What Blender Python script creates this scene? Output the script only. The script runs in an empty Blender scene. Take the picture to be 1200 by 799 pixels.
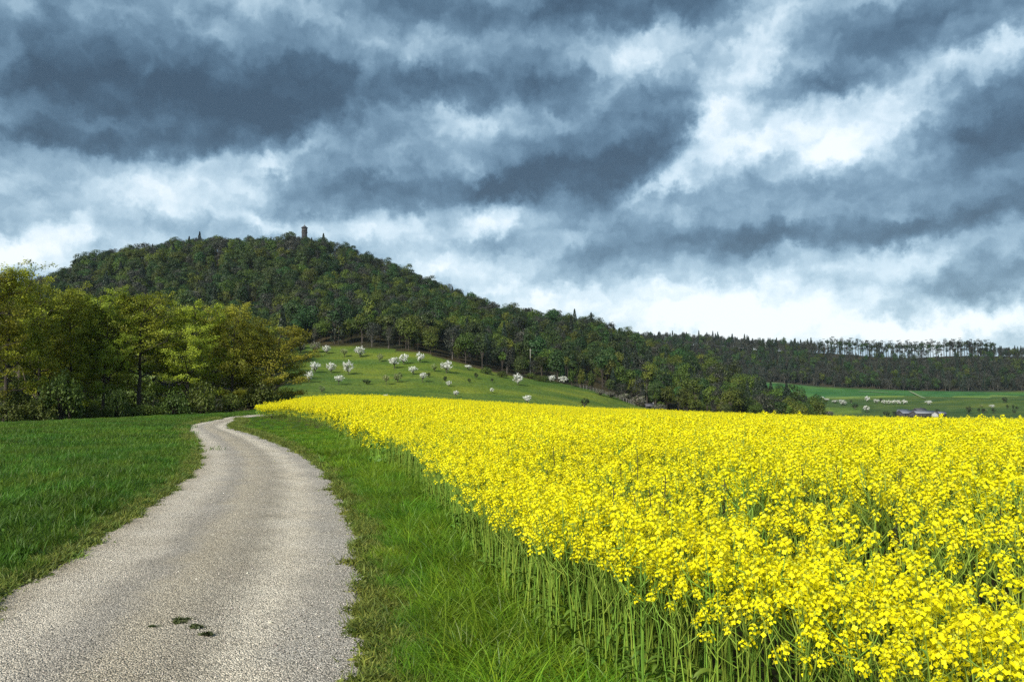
import bpy, math, random
import numpy as np
from mathutils import Vector, Matrix

# ------------------------------------------------------------------ camera
SC = bpy.context.scene
FPX, CAMH = 933.0, 1.65
PITCH = math.radians(4.02)
cam_data = bpy.data.cameras.new("camera")
cam_data.sensor_width = 36.0
cam_data.lens = FPX / 1200.0 * 36.0
cam_data.clip_start = 0.05
cam_data.clip_end = 12000.0
cam = bpy.data.objects.new("camera", cam_data)
SC.collection.objects.link(cam)
cam.location = (0, 0, CAMH)
cam.rotation_euler = (math.radians(90) + PITCH, 0, 0)
SC.camera = cam


def pxdir(px, py):
    """world direction through a pixel of the 1200x799 photograph"""
    a, b = (px - 600.0) / FPX, (399.5 - py) / FPX
    cp, sp = math.cos(PITCH), math.sin(PITCH)
    return (a, cp - b * sp, sp + b * cp)


def px_azel(px, py):
    d = pxdir(px, py)
    return math.atan2(d[0], d[1]), math.atan2(d[2], math.hypot(d[0], d[1]))


# ------------------------------------------------------------------ render and exposure
SC.view_settings.view_transform = 'Standard'
SC.view_settings.look = 'None'
SC.view_settings.exposure = 2.3
SC.view_settings.gamma = 1.0
SC.view_settings.use_curve_mapping = False
SC.render.engine = 'CYCLES'
SC.cycles.max_bounces = 6
SC.cycles.diffuse_bounces = 4
SC.cycles.glossy_bounces = 1
SC.cycles.transmission_bounces = 3
SC.cycles.volume_bounces = 0
SC.cycles.transparent_max_bounces = 4
SC.cycles.caustics_reflective = False
SC.cycles.caustics_refractive = False
SC.cycles.use_adaptive_sampling = True
SC.cycles.adaptive_threshold = 0.005
SC.cycles.adaptive_min_samples = 48
SC.cycles.use_denoising = False
SC.cycles.denoiser = 'OPENIMAGEDENOISE'
SC.cycles.denoising_input_passes = 'RGB_ALBEDO_NORMAL'

# ------------------------------------------------------------------ sun
SUN_AZ, SUN_EL = math.radians(-147), math.radians(34)      # azimuth from +Y towards +X
to_sun = Vector((math.sin(SUN_AZ) * math.cos(SUN_EL), math.cos(SUN_AZ) * math.cos(SUN_EL), math.sin(SUN_EL)))
sun_data = bpy.data.lights.new("sun", 'SUN')
sun_data.energy = 1.5
sun_data.angle = math.radians(10)
sun_data.color = (1.0, 0.95, 0.85)
sun = bpy.data.objects.new("sun", sun_data)
SC.collection.objects.link(sun)
sun.rotation_euler = to_sun.to_track_quat('Z', 'Y').to_euler()


# ------------------------------------------------------------------ sky: Nishita seen through a broken cloud layer
def build_world():
    w = bpy.data.worlds.new("World")
    SC.world = w
    w.use_nodes = True
    nt = w.node_tree
    nt.nodes.clear()
    N, L = nt.nodes.new, nt.links.new

    def setin(sock, v):
        if hasattr(v, 'is_linked') or isinstance(v, bpy.types.NodeSocket):
            L(v, sock)
        else:
            sock.default_value = v

    def M(op, a, b=None, c=None, clamp=False):
        n = N('ShaderNodeMath'); n.operation = op; n.use_clamp = clamp
        setin(n.inputs[0], a)
        if b is not None: setin(n.inputs[1], b)
        if c is not None: setin(n.inputs[2], c)
        return n.outputs[0]

    def VM(op, a, b=None, out=0):
        n = N('ShaderNodeVectorMath'); n.operation = op
        setin(n.inputs[0], a)
        if b is not None: setin(n.inputs[1], b)
        return n.outputs['Value'] if out else n.outputs[0]

    def comb(x, y, z=0.0):
        n = N('ShaderNodeCombineXYZ')
        for s, v in zip(n.inputs, (x, y, z)): setin(s, v)
        return n.outputs[0]

    def noise(vec, scale, detail, rough=0.55, dist=0.0, color=False):
        n = N('ShaderNodeTexNoise'); n.noise_dimensions = '2D'
        L(vec, n.inputs['Vector'])
        n.inputs['Scale'].default_value = scale
        n.inputs['Detail'].default_value = detail
        n.inputs['Roughness'].default_value = rough
        n.inputs['Distortion'].default_value = dist
        return n.outputs['Color'] if color else n.outputs['Fac']

    tc = N('ShaderNodeTexCoord').outputs['Generated']
    sep = N('ShaderNodeSeparateXYZ'); L(tc, sep.inputs[0])
    x, y, z = sep.outputs
    az = M('ARCTAN2', x, y)
    zc = M('MAXIMUM', z, 0.0)
    el = M('ARCSINE', zc)
    # coordinates on the cloud deck: things flatten towards the horizon
    den = M('ADD', zc, 0.16)
    deck = comb(M('DIVIDE', x, den), M('DIVIDE', y, den), 0.0)
    # angular coordinates, one unit = 100 photo pixels
    S = 9.33
    P = comb(M('MULTIPLY', az, S), M('MULTIPLY', el, S), 0.0)
    # ragged edges: warp by noise at three sizes
    w1 = VM('SUBTRACT', noise(P, 0.9, 3, 0.5, color=True), (0.5, 0.5, 0.5))
    w2 = VM('SUBTRACT', noise(P, 3.2, 5, 0.62, color=True), (0.5, 0.5, 0.5))
    PW = VM('ADD', P, VM('MULTIPLY', w1, (0.62, 0.38, 0)))
    PW = VM('ADD', PW, VM('MULTIPLY', w2, (0.48, 0.40, 0)))

    # cloud masses: pixel centre, half sizes, tilt (deg, + = right side up), amount (+ dark, - bright), hard edge?
    blobs = CLOUDS
    acc = None
    for (bx, by, rx, ry, rot, amp, hard) in blobs:
        a, e = px_azel(bx, by)
        mp = N('ShaderNodeMapping'); mp.vector_type = 'TEXTURE'
        L(PW, mp.inputs['Vector'])
        mp.inputs['Location'].default_value = (a * S, e * S, 0)
        mp.inputs['Rotation'].default_value = (0, 0, math.radians(rot))
        mp.inputs['Scale'].default_value = (rx / 100.0, ry / 100.0, 1)
        d2 = VM('DOT_PRODUCT', mp.outputs[0], mp.outputs[0], out=1)
        if hard > 1:
            d2 = M('POWER', d2, float(hard))
        g = M('EXPONENT', M('MULTIPLY', d2, -1.0))
        acc = M('MULTIPLY', g, amp) if acc is None else M('MULTIPLY_ADD', g, amp, acc)
    # free cloud structure everywhere
    n_big = noise(deck, 0.55, 4, 0.5, 0.4)
    n_mid = noise(VM('ADD', deck, VM('MULTIPLY', w2, (0.25, 0.25, 0))), 1.9, 6, 0.55)
    n_fin = noise(P, 2.6, 8, 0.64)
    # billows: rounded lumps, and their shaded undersides (difference to the lump a little higher up)
    def lumps(vec, scale):
        v = N('ShaderNodeTexVoronoi'); v.voronoi_dimensions = '2D'; v.feature = 'SMOOTH_F1'; v.inputs['Smoothness'].default_value = 0.6
        v.inputs['Scale'].default_value = scale; v.inputs['Detail'].default_value = 3.0; v.inputs['Roughness'].default_value = 0.55
        L(vec, v.inputs['Vector']); return v.outputs['Distance']
    PB = VM('MULTIPLY', VM('ADD', P, VM('MULTIPLY', w2, (0.5, 0.4, 0))), (0.8, 1.25, 1))
    b0 = lumps(PB, 1.0)
    b1 = lumps(VM('ADD', PB, (-0.05, 0.2, 0.0)), 1.0)
    relief = M('SUBTRACT', b1, b0)
    dens = M('MULTIPLY_ADD', acc, 1.0, 0.43)
    dens = M('MULTIPLY_ADD', M('SUBTRACT', n_big, 0.5), 0.30, dens)
    dens = M('MULTIPLY_ADD', M('SUBTRACT', n_mid, 0.5), 0.26, dens)
    dens = M('MULTIPLY_ADD', M('SUBTRACT', n_fin, 0.5), 0.18, dens)
    dens = M('MULTIPLY_ADD', M('SUBTRACT', b0, 0.42), 0.13, dens)
    dens = M('MULTIPLY_ADD', relief, -0.24, dens)
    # the deck is thinner and whiter low over the horizon, all round
    low = N('ShaderNodeMapRange'); low.interpolation_type = 'SMOOTHSTEP'; L(el, low.inputs[0])
    for k_, v_ in zip((1, 2, 3, 4), (0.03, 0.30, -0.17, 0.0)): low.inputs[k_].default_value = v_
    dens = M('MULTIPLY', M('ADD', dens, low.outputs[0]), 0.95)
    ramp = N('ShaderNodeValToRGB')
    cr = ramp.color_ramp
    cr.interpolation = 'B_SPLINE'
    stops = [(0.0, (0.95, 0.985, 1.0)), (0.16, (0.66, 0.81, 0.90)), (0.36, (0.325, 0.475, 0.59)), (0.56, (0.145, 0.25, 0.35)),
             (0.80, (0.056, 0.110, 0.168)), (1.0, (0.029, 0.056, 0.086))]
    while len(cr.elements) < len(stops): cr.elements.new(0.5)
    for e_, (p_, c_) in zip(cr.elements, stops):
        e_.position = p_; e_.color = (*c_, 1)
    L(dens, ramp.inputs[0])
    sky = N('ShaderNodeTexSky')
    sky.sky_type = 'NISHITA'
    sky.sun_disc = False
    sky.sun_elevation = SUN_EL
    sky.sun_rotation = SUN_AZ
    sky.dust_density = 2.0
    # cloud brightness in sky units (strength 0.1 below)
    cl = VM('MULTIPLY', ramp.outputs[0], (2.15, 2.15, 2.15))
    mix = N('ShaderNodeMix'); mix.data_type = 'RGBA'
    L(sky.outputs[0], mix.inputs[6]); L(cl, mix.inputs[7])
    mix.inputs[0].default_value = 0.96
    bg = N('ShaderNodeBackground'); bg.inputs['Strength'].default_value = 0.1
    L(mix.outputs[2], bg.inputs['Color'])
    out = N('ShaderNodeOutputWorld'); L(bg.outputs[0], out.inputs['Surface'])
    w.cycles.sampling_method = 'MANUAL'
    w.cycles.sample_map_resolution = 512


CLOUDS = [
    # column, row, half width, half height, tilt, amount, edge sharpness
    # upper left mass: pale top, dark flat base
    (210, 88, 260, 76, 3, 0.24, 2), (215, 118, 160, 32, -2, 0.26, 1), (270, 128, 80, 20, 0, 0.12, 1), (90, 112, 90, 26, 0, 0.10, 1),
    (95, 162, 110, 15, 2, 0.26, 2), (250, 165, 90, 14, 8, 0.12, 1), (370, 105, 70, 40, 0, 0.14, 2), (60, 60, 70, 40, 0, 0.10, 1),
    (275, 20, 70, 30, 10, -0.16, 1), (428, 95, 14, 40, -15, -0.16, 1), (430, 42, 110, 18, -14, -0.14, 1), (8, 60, 14, 60, 0, -0.2, 1), (18, 142, 40, 8, 0, -0.14, 1),
    # top middle
    (520, 10, 110, 26, -12, 0.26, 2), (760, 0, 160, 30, 0, 0.34, 2), (640, 5, 80, 20, 0, 0.14, 1), (850, 12, 50, 16, 0, 0.10, 1),
    (560, 104, 125, 26, 2, 0.22, 2), (645, 95, 46, 34, -8, 0.16, 4), (735, 70, 60, 34, 20, -0.16, 1),
    (535, 140, 100, 12, -4, -0.22, 1), (480, 165, 120, 12, 2, -0.06, 1),
    # centre cloud: crisp right edge, dark base
    (690, 172, 135, 66, 22, 0.24, 4), (660, 208, 130, 26, 6, 0.25, 2), (740, 195, 55, 34, 30, 0.16, 2), (780, 135, 44, 34, 40, 0.10, 2),
    (470, 222, 150, 24, 6, 0.24, 2), (345, 228, 60, 24, 0, 0.12, 1), (820, 178, 18, 52, -28, -0.13, 1), (765, 226, 40, 9, 30, -0.16, 1),
    # broad pale opening right of centre
    (850, 145, 60, 42, -20, -0.24, 1), (940, 165, 110, 40, -4, -0.24, 1), (985, 172, 60, 22, 0, -0.12, 1), (890, 60, 34, 60, -30, -0.14, 1), (905, 20, 26, 30, -30, -0.14, 1),
    (965, 104, 75, 15, 8, 0.28, 1), (908, 180, 34, 14, 10, 0.18, 1),
    # upper right
    (1090, 26, 115, 32, 4, 0.30, 2), (1070, 36, 60, 18, 6, 0.14, 1), (1120, 80, 110, 15, 22, -0.18, 1), (1180, 60, 40, 16, 25, -0.14, 1),
    (1185, 138, 82, 46, 4, 0.36, 2), (1150, 160, 60, 20, 0, 0.10, 1),
    # long band with dark base
    (960, 248, 290, 46, 0, 0.18, 2), (950, 275, 210, 17, 1, 0.28, 2), (1190, 240, 60, 26, 15, 0.20, 1), (700, 258, 80, 18, 4, 0.16, 1), (1090, 215, 110, 20, 0, 0.08, 1),
    # under the band
    (690, 298, 110, 16, 3, 0.16, 1), (795, 292, 44, 9, 4, -0.18, 1), (860, 326, 60, 14, 0, 0.12, 1), (1160, 328, 70, 26, 6, 0.24, 2), (1060, 360, 26, 12, 0, 0.16, 1), (980, 315, 90, 10, 0, -0.10, 1),
    (760, 350, 180, 14, 0, -0.20, 1), (1010, 386, 280, 15, 0, -0.34, 1), (840, 372, 160, 14, 0, -0.24, 1), (1185, 376, 60, 10, 0, -0.16, 1),
    # left opening
    (205, 224, 100, 22, 8, -0.34, 1), (330, 188, 40, 10, 30, -0.28, 1), (32, 288, 48, 20, 25, -0.38, 1), (110, 258, 110, 26, 0, -0.10, 1), (60, 226, 70, 22, 0, 0.10, 1),
    (300, 262, 70, 10, -8, -0.22, 1), (450, 262, 60, 22, 0, -0.28, 1), (580, 258, 50, 18, 20, -0.26, 1), (560, 320, 130, 26, -12, -0.18, 1), (520, 290, 90, 18, 0, 0.06, 1),
]
build_world()
# ---- END WORLD ----

# ------------------------------------------------------------------ small tools
COL = SC.collection
RNG = np.random.default_rng(7)


def link(o, parent=None):
    COL.objects.link(o)
    if parent is not None:
        o.parent = parent
    return o


def tag(o, label=None, cat=None, group=None, kind=None):
    if label: o['label'] = label
    if cat: o['category'] = cat
    if group: o['group'] = group
    if kind: o['kind'] = kind
    return o


def empty(name, loc=(0, 0, 0), rz=0.0, s=1.0):
    o = bpy.data.objects.new(name, None)
    o.empty_display_size = 0.2
    o.location = loc
    o.rotation_euler = (0, 0, rz)
    o.scale = (s, s, s) if not hasattr(s, '__len__') else s
    return link(o)


class MB:
    """collects arrays of vertices and faces, builds one mesh"""
    def __init__(self):
        self.V, self.F, self.MI, self.A, self.n = [], [], [], [], 0

    def add(self, V, F, mi=0, a=0.5):
        V = np.asarray(V, dtype=np.float32).reshape(-1, 3)
        F = np.asarray(F, dtype=np.int64)
        self.V.append(V)
        self.F.append(F + self.n)
        self.MI.append(np.full(len(F), mi, dtype=np.int32))
        self.A.append(np.broadcast_to(np.asarray(a, dtype=np.float32), (len(V),)).copy())
        self.n += len(V)
        return self

    def mesh(self, name, mats, smooth=False):
        V = np.concatenate(self.V)
        me = bpy.data.meshes.new(name)
        me.vertices.add(len(V))
        me.vertices.foreach_set('co', V.ravel())
        tot = np.concatenate([np.full(len(f), f.shape[1], dtype=np.int32) for f in self.F])
        loops = np.concatenate([f.ravel() for f in self.F]).astype(np.int32)
        start = np.concatenate([[0], np.cumsum(tot)[:-1]]).astype(np.int32)
        me.loops.add(len(loops))
        me.loops.foreach_set('vertex_index', loops)
        me.polygons.add(len(tot))
        me.polygons.foreach_set('loop_start', start)
        me.polygons.foreach_set('material_index', np.concatenate(self.MI))
        if smooth:
            me.polygons.foreach_set('use_smooth', np.ones(len(tot), dtype=bool))
        at = me.attributes.new('v', 'FLOAT', 'POINT')
        at.data.foreach_set('value', np.concatenate(self.A))
        for m in (mats if isinstance(mats, (list, tuple)) else [mats]):
            me.materials.append(m)
        me.update(calc_edges=True)
        me.validate()
        return me

    def obj(self, name, mats, parent=None, smooth=False, linked=True):
        o = bpy.data.objects.new(name, self.mesh(name, mats, smooth))
        if linked:
            link(o, parent)
        return o


def tube(mb, pts, radii, sides=6, mi=0, a=0.5, cap=False):
    pts = np.asarray(pts, dtype=float)
    n = len(pts)
    tang = np.gradient(pts, axis=0)
    tang /= np.linalg.norm(tang, axis=1)[:, None] + 1e-9
    ref = np.array([1.0, 0, 0]) if abs(tang[0][0]) < 0.8 else np.array([0, 1.0, 0])
    u = np.cross(tang, ref); u /= np.linalg.norm(u, axis=1)[:, None] + 1e-9
    v = np.cross(tang, u)
    ang = np.arange(sides) * 2 * math.pi / sides
    ring = (u[:, None, :] * np.cos(ang)[None, :, None] + v[:, None, :] * np.sin(ang)[None, :, None])
    V = pts[:, None, :] + ring * np.asarray(radii, dtype=float)[:, None, None]
    i = np.arange(n - 1)[:, None] * sides
    j = np.arange(sides)[None, :]
    k = (j + 1) % sides
    F = np.stack([i + j, i + k, i + sides + k, i + sides + j], axis=-1).reshape(-1, 4)
    mb.add(V.reshape(-1, 3), F, mi, a)
    if cap:
        mb.add(V[-1], np.arange(sides)[None, :], mi, a)
    return mb


def box(mb, c, s, mi=0, rz=0.0, a=0.5):
    x, y, z = s[0] / 2, s[1] / 2, s[2] / 2
    V = np.array([(-x, -y, -z), (x, -y, -z), (x, y, -z), (-x, y, -z), (-x, -y, z), (x, -y, z), (x, y, z), (-x, y, z)])
    if rz:
        R = np.array([[math.cos(rz), -math.sin(rz), 0], [math.sin(rz), math.cos(rz), 0], [0, 0, 1]])
        V = V @ R.T
    F = [(0, 3, 2, 1), (4, 5, 6, 7), (0, 1, 5, 4), (1, 2, 6, 5), (2, 3, 7, 6), (3, 0, 4, 7)]
    return mb.add(V + np.asarray(c), F, mi, a)


def leaves(mb, P, size, rng, up=0.4, outdir=None, aspect=0.62, mi=0, a=None, jit=1.0):
    """one pointed leaf face at each point; normals lean upwards / outwards"""
    n = len(P)
    nrm = rng.normal(size=(n, 3)) * jit
    nrm[:, 2] += up * 2.0
    if outdir is not None:
        nrm += outdir
    nrm /= np.linalg.norm(nrm, axis=1)[:, None] + 1e-9
    t = np.cross(nrm, rng.normal(size=(n, 3)))
    t /= np.linalg.norm(t, axis=1)[:, None] + 1e-9
    b = np.cross(nrm, t)
    s = (np.asarray(size) * (0.7 + 0.6 * rng.random(n)))[:, None]
    V = np.stack([P - t * s * 0.5, P + b * s * 0.5 * aspect + t * s * 0.05, P + t * s * 0.5, P - b * s * 0.5 * aspect + t * s * 0.05], axis=1)
    F = np.arange(4 * n).reshape(n, 4)
    if a is None:
        a = rng.random(n)
    mb.add(V.reshape(-1, 3), F, mi, np.repeat(a, 4))
    return mb


def blades(mb, P, h, w, lean, rng, mi=0, a=None, curl=0.6):
    """grass blades: tapered, arching strips"""
    n = len(P)
    hd = rng.random(n) * 2 * math.pi
    dirv = np.stack([np.cos(hd), np.sin(hd), np.zeros(n)], axis=1)
    side = np.stack([-np.sin(hd), np.cos(hd), np.zeros(n)], axis=1)
    tw = rng.normal(size=n) * 0.8
    side = side * np.cos(tw)[:, None] + dirv * np.sin(tw)[:, None]
    lean = np.asarray(lean) * (0.4 + 1.2 * rng.random(n))
    rows = []
    for t, ww in ((0, 0.8), (0.38, 1.0), (0.72, 0.75)):
        c = P + dirv * (h * (lean * t ** 1.8))[:, None] + np.stack([0 * h, 0 * h, h * (t - curl * lean * t ** 3 * 0.5)], axis=1)
        rows += [c - side * (w * ww * 0.5)[:, None], c + side * (w * ww * 0.5)[:, None]]
    tip = P + dirv * (h * lean)[:, None] + np.stack([0 * h, 0 * h, h * (1 - curl * lean * 0.5)], axis=1)
    V = np.stack(rows + [tip], axis=1)
    i = np.arange(n)[:, None] * 7
    Q = np.concatenate([i + np.array([[0, 1, 3, 2]]), i + np.array([[2, 3, 5, 4]])])
    T = i + np.array([[4, 5, 6]])
    if a is None:
        a = rng.random(n)
    A = np.repeat(a, 7)
    base = mb.n
    mb.add(V.reshape(-1, 3), Q, mi, A)
    mb.F.append(T + base); mb.MI.append(np.full(n, mi, dtype=np.int32))
    return mb


# ------------------------------------------------------------------ materials
def nodes_of(name):
    m = bpy.data.materials.new(name)
    m.use_nodes = True
    nt = m.node_tree
    nt.nodes.clear()
    out = nt.nodes.new('ShaderNodeOutputMaterial')
    return m, nt, out


def foliage_mat(name, c1, c2, trans=0.35, rough=0.55, spec=0.25, obj_var=0.25, noise_scale=None, tcol=None):
    """leaf face: two-colour mix by the face's own random value, small shift per plant, light passing through"""
    m, nt, out = nodes_of(name)
    N, L = nt.nodes.new, nt.links.new
    at = N('ShaderNodeAttribute'); at.attribute_name = 'v'
    mix = N('ShaderNodeMix'); mix.data_type = 'RGBA'
    mix.inputs[6].default_value = (*c1, 1); mix.inputs[7].default_value = (*c2, 1)
    L(at.outputs['Fac'], mix.inputs[0])
    oi = N('ShaderNodeObjectInfo')
    hs = N('ShaderNodeHueSaturation')
    mr = N('ShaderNodeMapRange'); L(oi.outputs['Random'], mr.inputs[0])
    mr.inputs[3].default_value = 1.0 - obj_var; mr.inputs[4].default_value = 1.0 + obj_var
    L(mr.outputs[0], hs.inputs['Value'])
    mr2 = N('ShaderNodeMath'); mr2.operation = 'FRACT'
    mm = N('ShaderNodeMath'); mm.operation = 'MULTIPLY'; mm.inputs[1].default_value = 7.31
    L(oi.outputs['Random'], mm.inputs[0]); L(mm.outputs[0], mr2.inputs[0])
    mr3 = N('ShaderNodeMapRange'); L(mr2.outputs[0], mr3.inputs[0])
    mr3.inputs[3].default_value = 0.5 - 0.09 * obj_var; mr3.inputs[4].default_value = 0.5 + 0.09 * obj_var
    L(mr3.outputs[0], hs.inputs['Hue'])
    L(mix.outputs[2], hs.inputs['Color'])
    pb = N('ShaderNodeBsdfPrincipled')
    L(hs.outputs[0], pb.inputs['Base Color'])
    pb.inputs['Roughness'].default_value = rough
    pb.inputs['Specular IOR Level'].default_value = spec
    last = pb.outputs[0]
    if trans > 0:
        tr = N('ShaderNodeBsdfTranslucent')
        if tcol:
            mx = N('ShaderNodeMix'); mx.data_type = 'RGBA'; mx.blend_type = 'MULTIPLY'; mx.inputs[0].default_value = 1.0
            L(hs.outputs[0], mx.inputs[6]); mx.inputs[7].default_value = (*tcol, 1)
            L(mx.outputs[2], tr.inputs[0])
        else:
            L(hs.outputs[0], tr.inputs[0])
        ms = N('ShaderNodeMixShader'); ms.inputs[0].default_value = trans
        L(last, ms.inputs[1]); L(tr.outputs[0], ms.inputs[2]); last = ms.outputs[0]
    L(last, out.inputs['Surface'])
    return m


def plain_mat(name, c1, c2, scale=8.0, rough=0.8, bump=0.15, detail=6, spec=0.3, stretch=(1, 1, 1), bdist=0.02):
    m, nt, out = nodes_of(name)
    N, L = nt.nodes.new, nt.links.new
    tc = N('ShaderNodeTexCoord')
    mp = N('ShaderNodeMapping'); mp.inputs['Scale'].default_value = stretch
    L(tc.outputs['Object'], mp.inputs[0])
    nz = N('ShaderNodeTexNoise'); nz.inputs['Scale'].default_value = scale; nz.inputs['Detail'].default_value = detail
    L(mp.outputs[0], nz.inputs[0])
    mr = N('ShaderNodeMapRange'); L(nz.outputs['Fac'], mr.inputs[0])
    mr.inputs[1].default_value = 0.3; mr.inputs[2].default_value = 0.7
    mix = N('ShaderNodeMix'); mix.data_type = 'RGBA'
    mix.inputs[6].default_value = (*c1, 1); mix.inputs[7].default_value = (*c2, 1)
    L(mr.outputs[0], mix.inputs[0])
    pb = N('ShaderNodeBsdfPrincipled')
    pb.inputs['Roughness'].default_value = rough
    pb.inputs['Specular IOR Level'].default_value = spec
    L(mix.outputs[2], pb.inputs['Base Color'])
    if bump:
        bp = N('ShaderNodeBump'); bp.inputs['Strength'].default_value = bump; bp.inputs['Distance'].default_value = bdist
        L(nz.outputs['Fac'], bp.inputs['Height']); L(bp.outputs[0], pb.inputs['Normal'])
    L(pb.outputs[0], out.inputs['Surface'])
    return m


MAT = {}
MAT['petal'] = foliage_mat('rape_petal', (0.72, 0.63, 0.004), (0.82, 0.77, 0.010), trans=0.35, rough=0.5, spec=0.15, obj_var=0.05)
MAT['bud'] = foliage_mat('rape_bud', (0.30, 0.38, 0.03), (0.55, 0.52, 0.03), trans=0.1, obj_var=0.1)
MAT['rstem'] = foliage_mat('rape_stem', (0.11, 0.20, 0.022), (0.24, 0.34, 0.045), trans=0.15, rough=0.5, obj_var=0.25)
MAT['rleaf'] = foliage_mat('rape_leaf', (0.07, 0.135, 0.018), (0.15, 0.24, 0.03), trans=0.3, obj_var=0.2)
MAT['verge'] = foliage_mat('verge_grass_blade', (0.032, 0.090, 0.008), (0.20, 0.34, 0.018), trans=0.45, rough=0.45, spec=0.3, obj_var=0.3)
MAT['meadow'] = foliage_mat('meadow_grass_blade', (0.018, 0.055, 0.007), (0.11, 0.21, 0.018), trans=0.4, rough=0.5, spec=0.25, obj_var=0.3)
MAT['moss'] = foliage_mat('edge_moss', (0.06, 0.095, 0.014), (0.18, 0.21, 0.035), trans=0.25, obj_var=0.3)
MAT['weed'] = foliage_mat('road_weed', (0.022, 0.034, 0.012), (0.07, 0.085, 0.024), trans=0.1, obj_var=0.2)
MAT['wood_leaf'] = foliage_mat('spring_leaf', (0.12, 0.15, 0.012), (0.33, 0.35, 0.026), trans=0.32, rough=0.5, obj_var=0.3)
MAT['wood_leaf2'] = foliage_mat('bronze_spring_leaf', (0.14, 0.15, 0.014), (0.31, 0.30, 0.028), trans=0.32, rough=0.5, obj_var=0.2)
MAT['wood_leaf3'] = foliage_mat('deep_green_leaf', (0.09, 0.125, 0.014), (0.23, 0.27, 0.024), trans=0.32, rough=0.5, obj_var=0.22)
MAT['shrub_leaf'] = foliage_mat('shrub_leaf', (0.040, 0.065, 0.012), (0.115, 0.15, 0.024), trans=0.3, obj_var=0.25)
MAT['bark'] = plain_mat('bark', (0.028, 0.023, 0.018), (0.075, 0.062, 0.048), 9, 0.9, 0.4, stretch=(1, 1, 0.25))
MAT['bark_grey'] = plain_mat('grey_bark', (0.06, 0.055, 0.048), (0.14, 0.13, 0.115), 7, 0.9, 0.3, stretch=(1, 1, 0.25))
MAT['f_green'] = foliage_mat('forest_leaf_green', (0.014, 0.032, 0.008), (0.046, 0.076, 0.015), trans=0.25, obj_var=0.5)
MAT['f_fresh'] = foliage_mat('forest_leaf_fresh', (0.034, 0.060, 0.008), (0.11, 0.145, 0.017), trans=0.3, obj_var=0.35)
MAT['f_bud'] = foliage_mat('forest_budding_twig', (0.016, 0.018, 0.013), (0.048, 0.052, 0.034), trans=0.1, obj_var=0.35)
MAT['f_con'] = foliage_mat('forest_needle', (0.010, 0.019, 0.012), (0.028, 0.045, 0.024), trans=0.05, obj_var=0.35)
MAT['blossom'] = foliage_mat('white_blossom', (0.60, 0.60, 0.55), (0.84, 0.84, 0.81), trans=0.3, obj_var=0.08)
MAT['pale_leaf'] = foliage_mat('pale_young_leaf', (0.12, 0.17, 0.05), (0.30, 0.33, 0.15), trans=0.3, obj_var=0.2)
MAT['dark_leaf'] = foliage_mat('dark_leaf', (0.014, 0.026, 0.010), (0.04, 0.06, 0.018), trans=0.15, obj_var=0.3)
MAT['scrub'] = foliage_mat('bare_scrub_twig', (0.10, 0.09, 0.075), (0.21, 0.20, 0.16), trans=0.1, obj_var=0.25)


# ------------------------------------------------------------------ terrain: height by bearing and distance
def z_of(py, r, px=600):
    d = pxdir(px, py)
    return CAMH + d[2] / math.hypot(d[0], d[1]) * r


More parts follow.
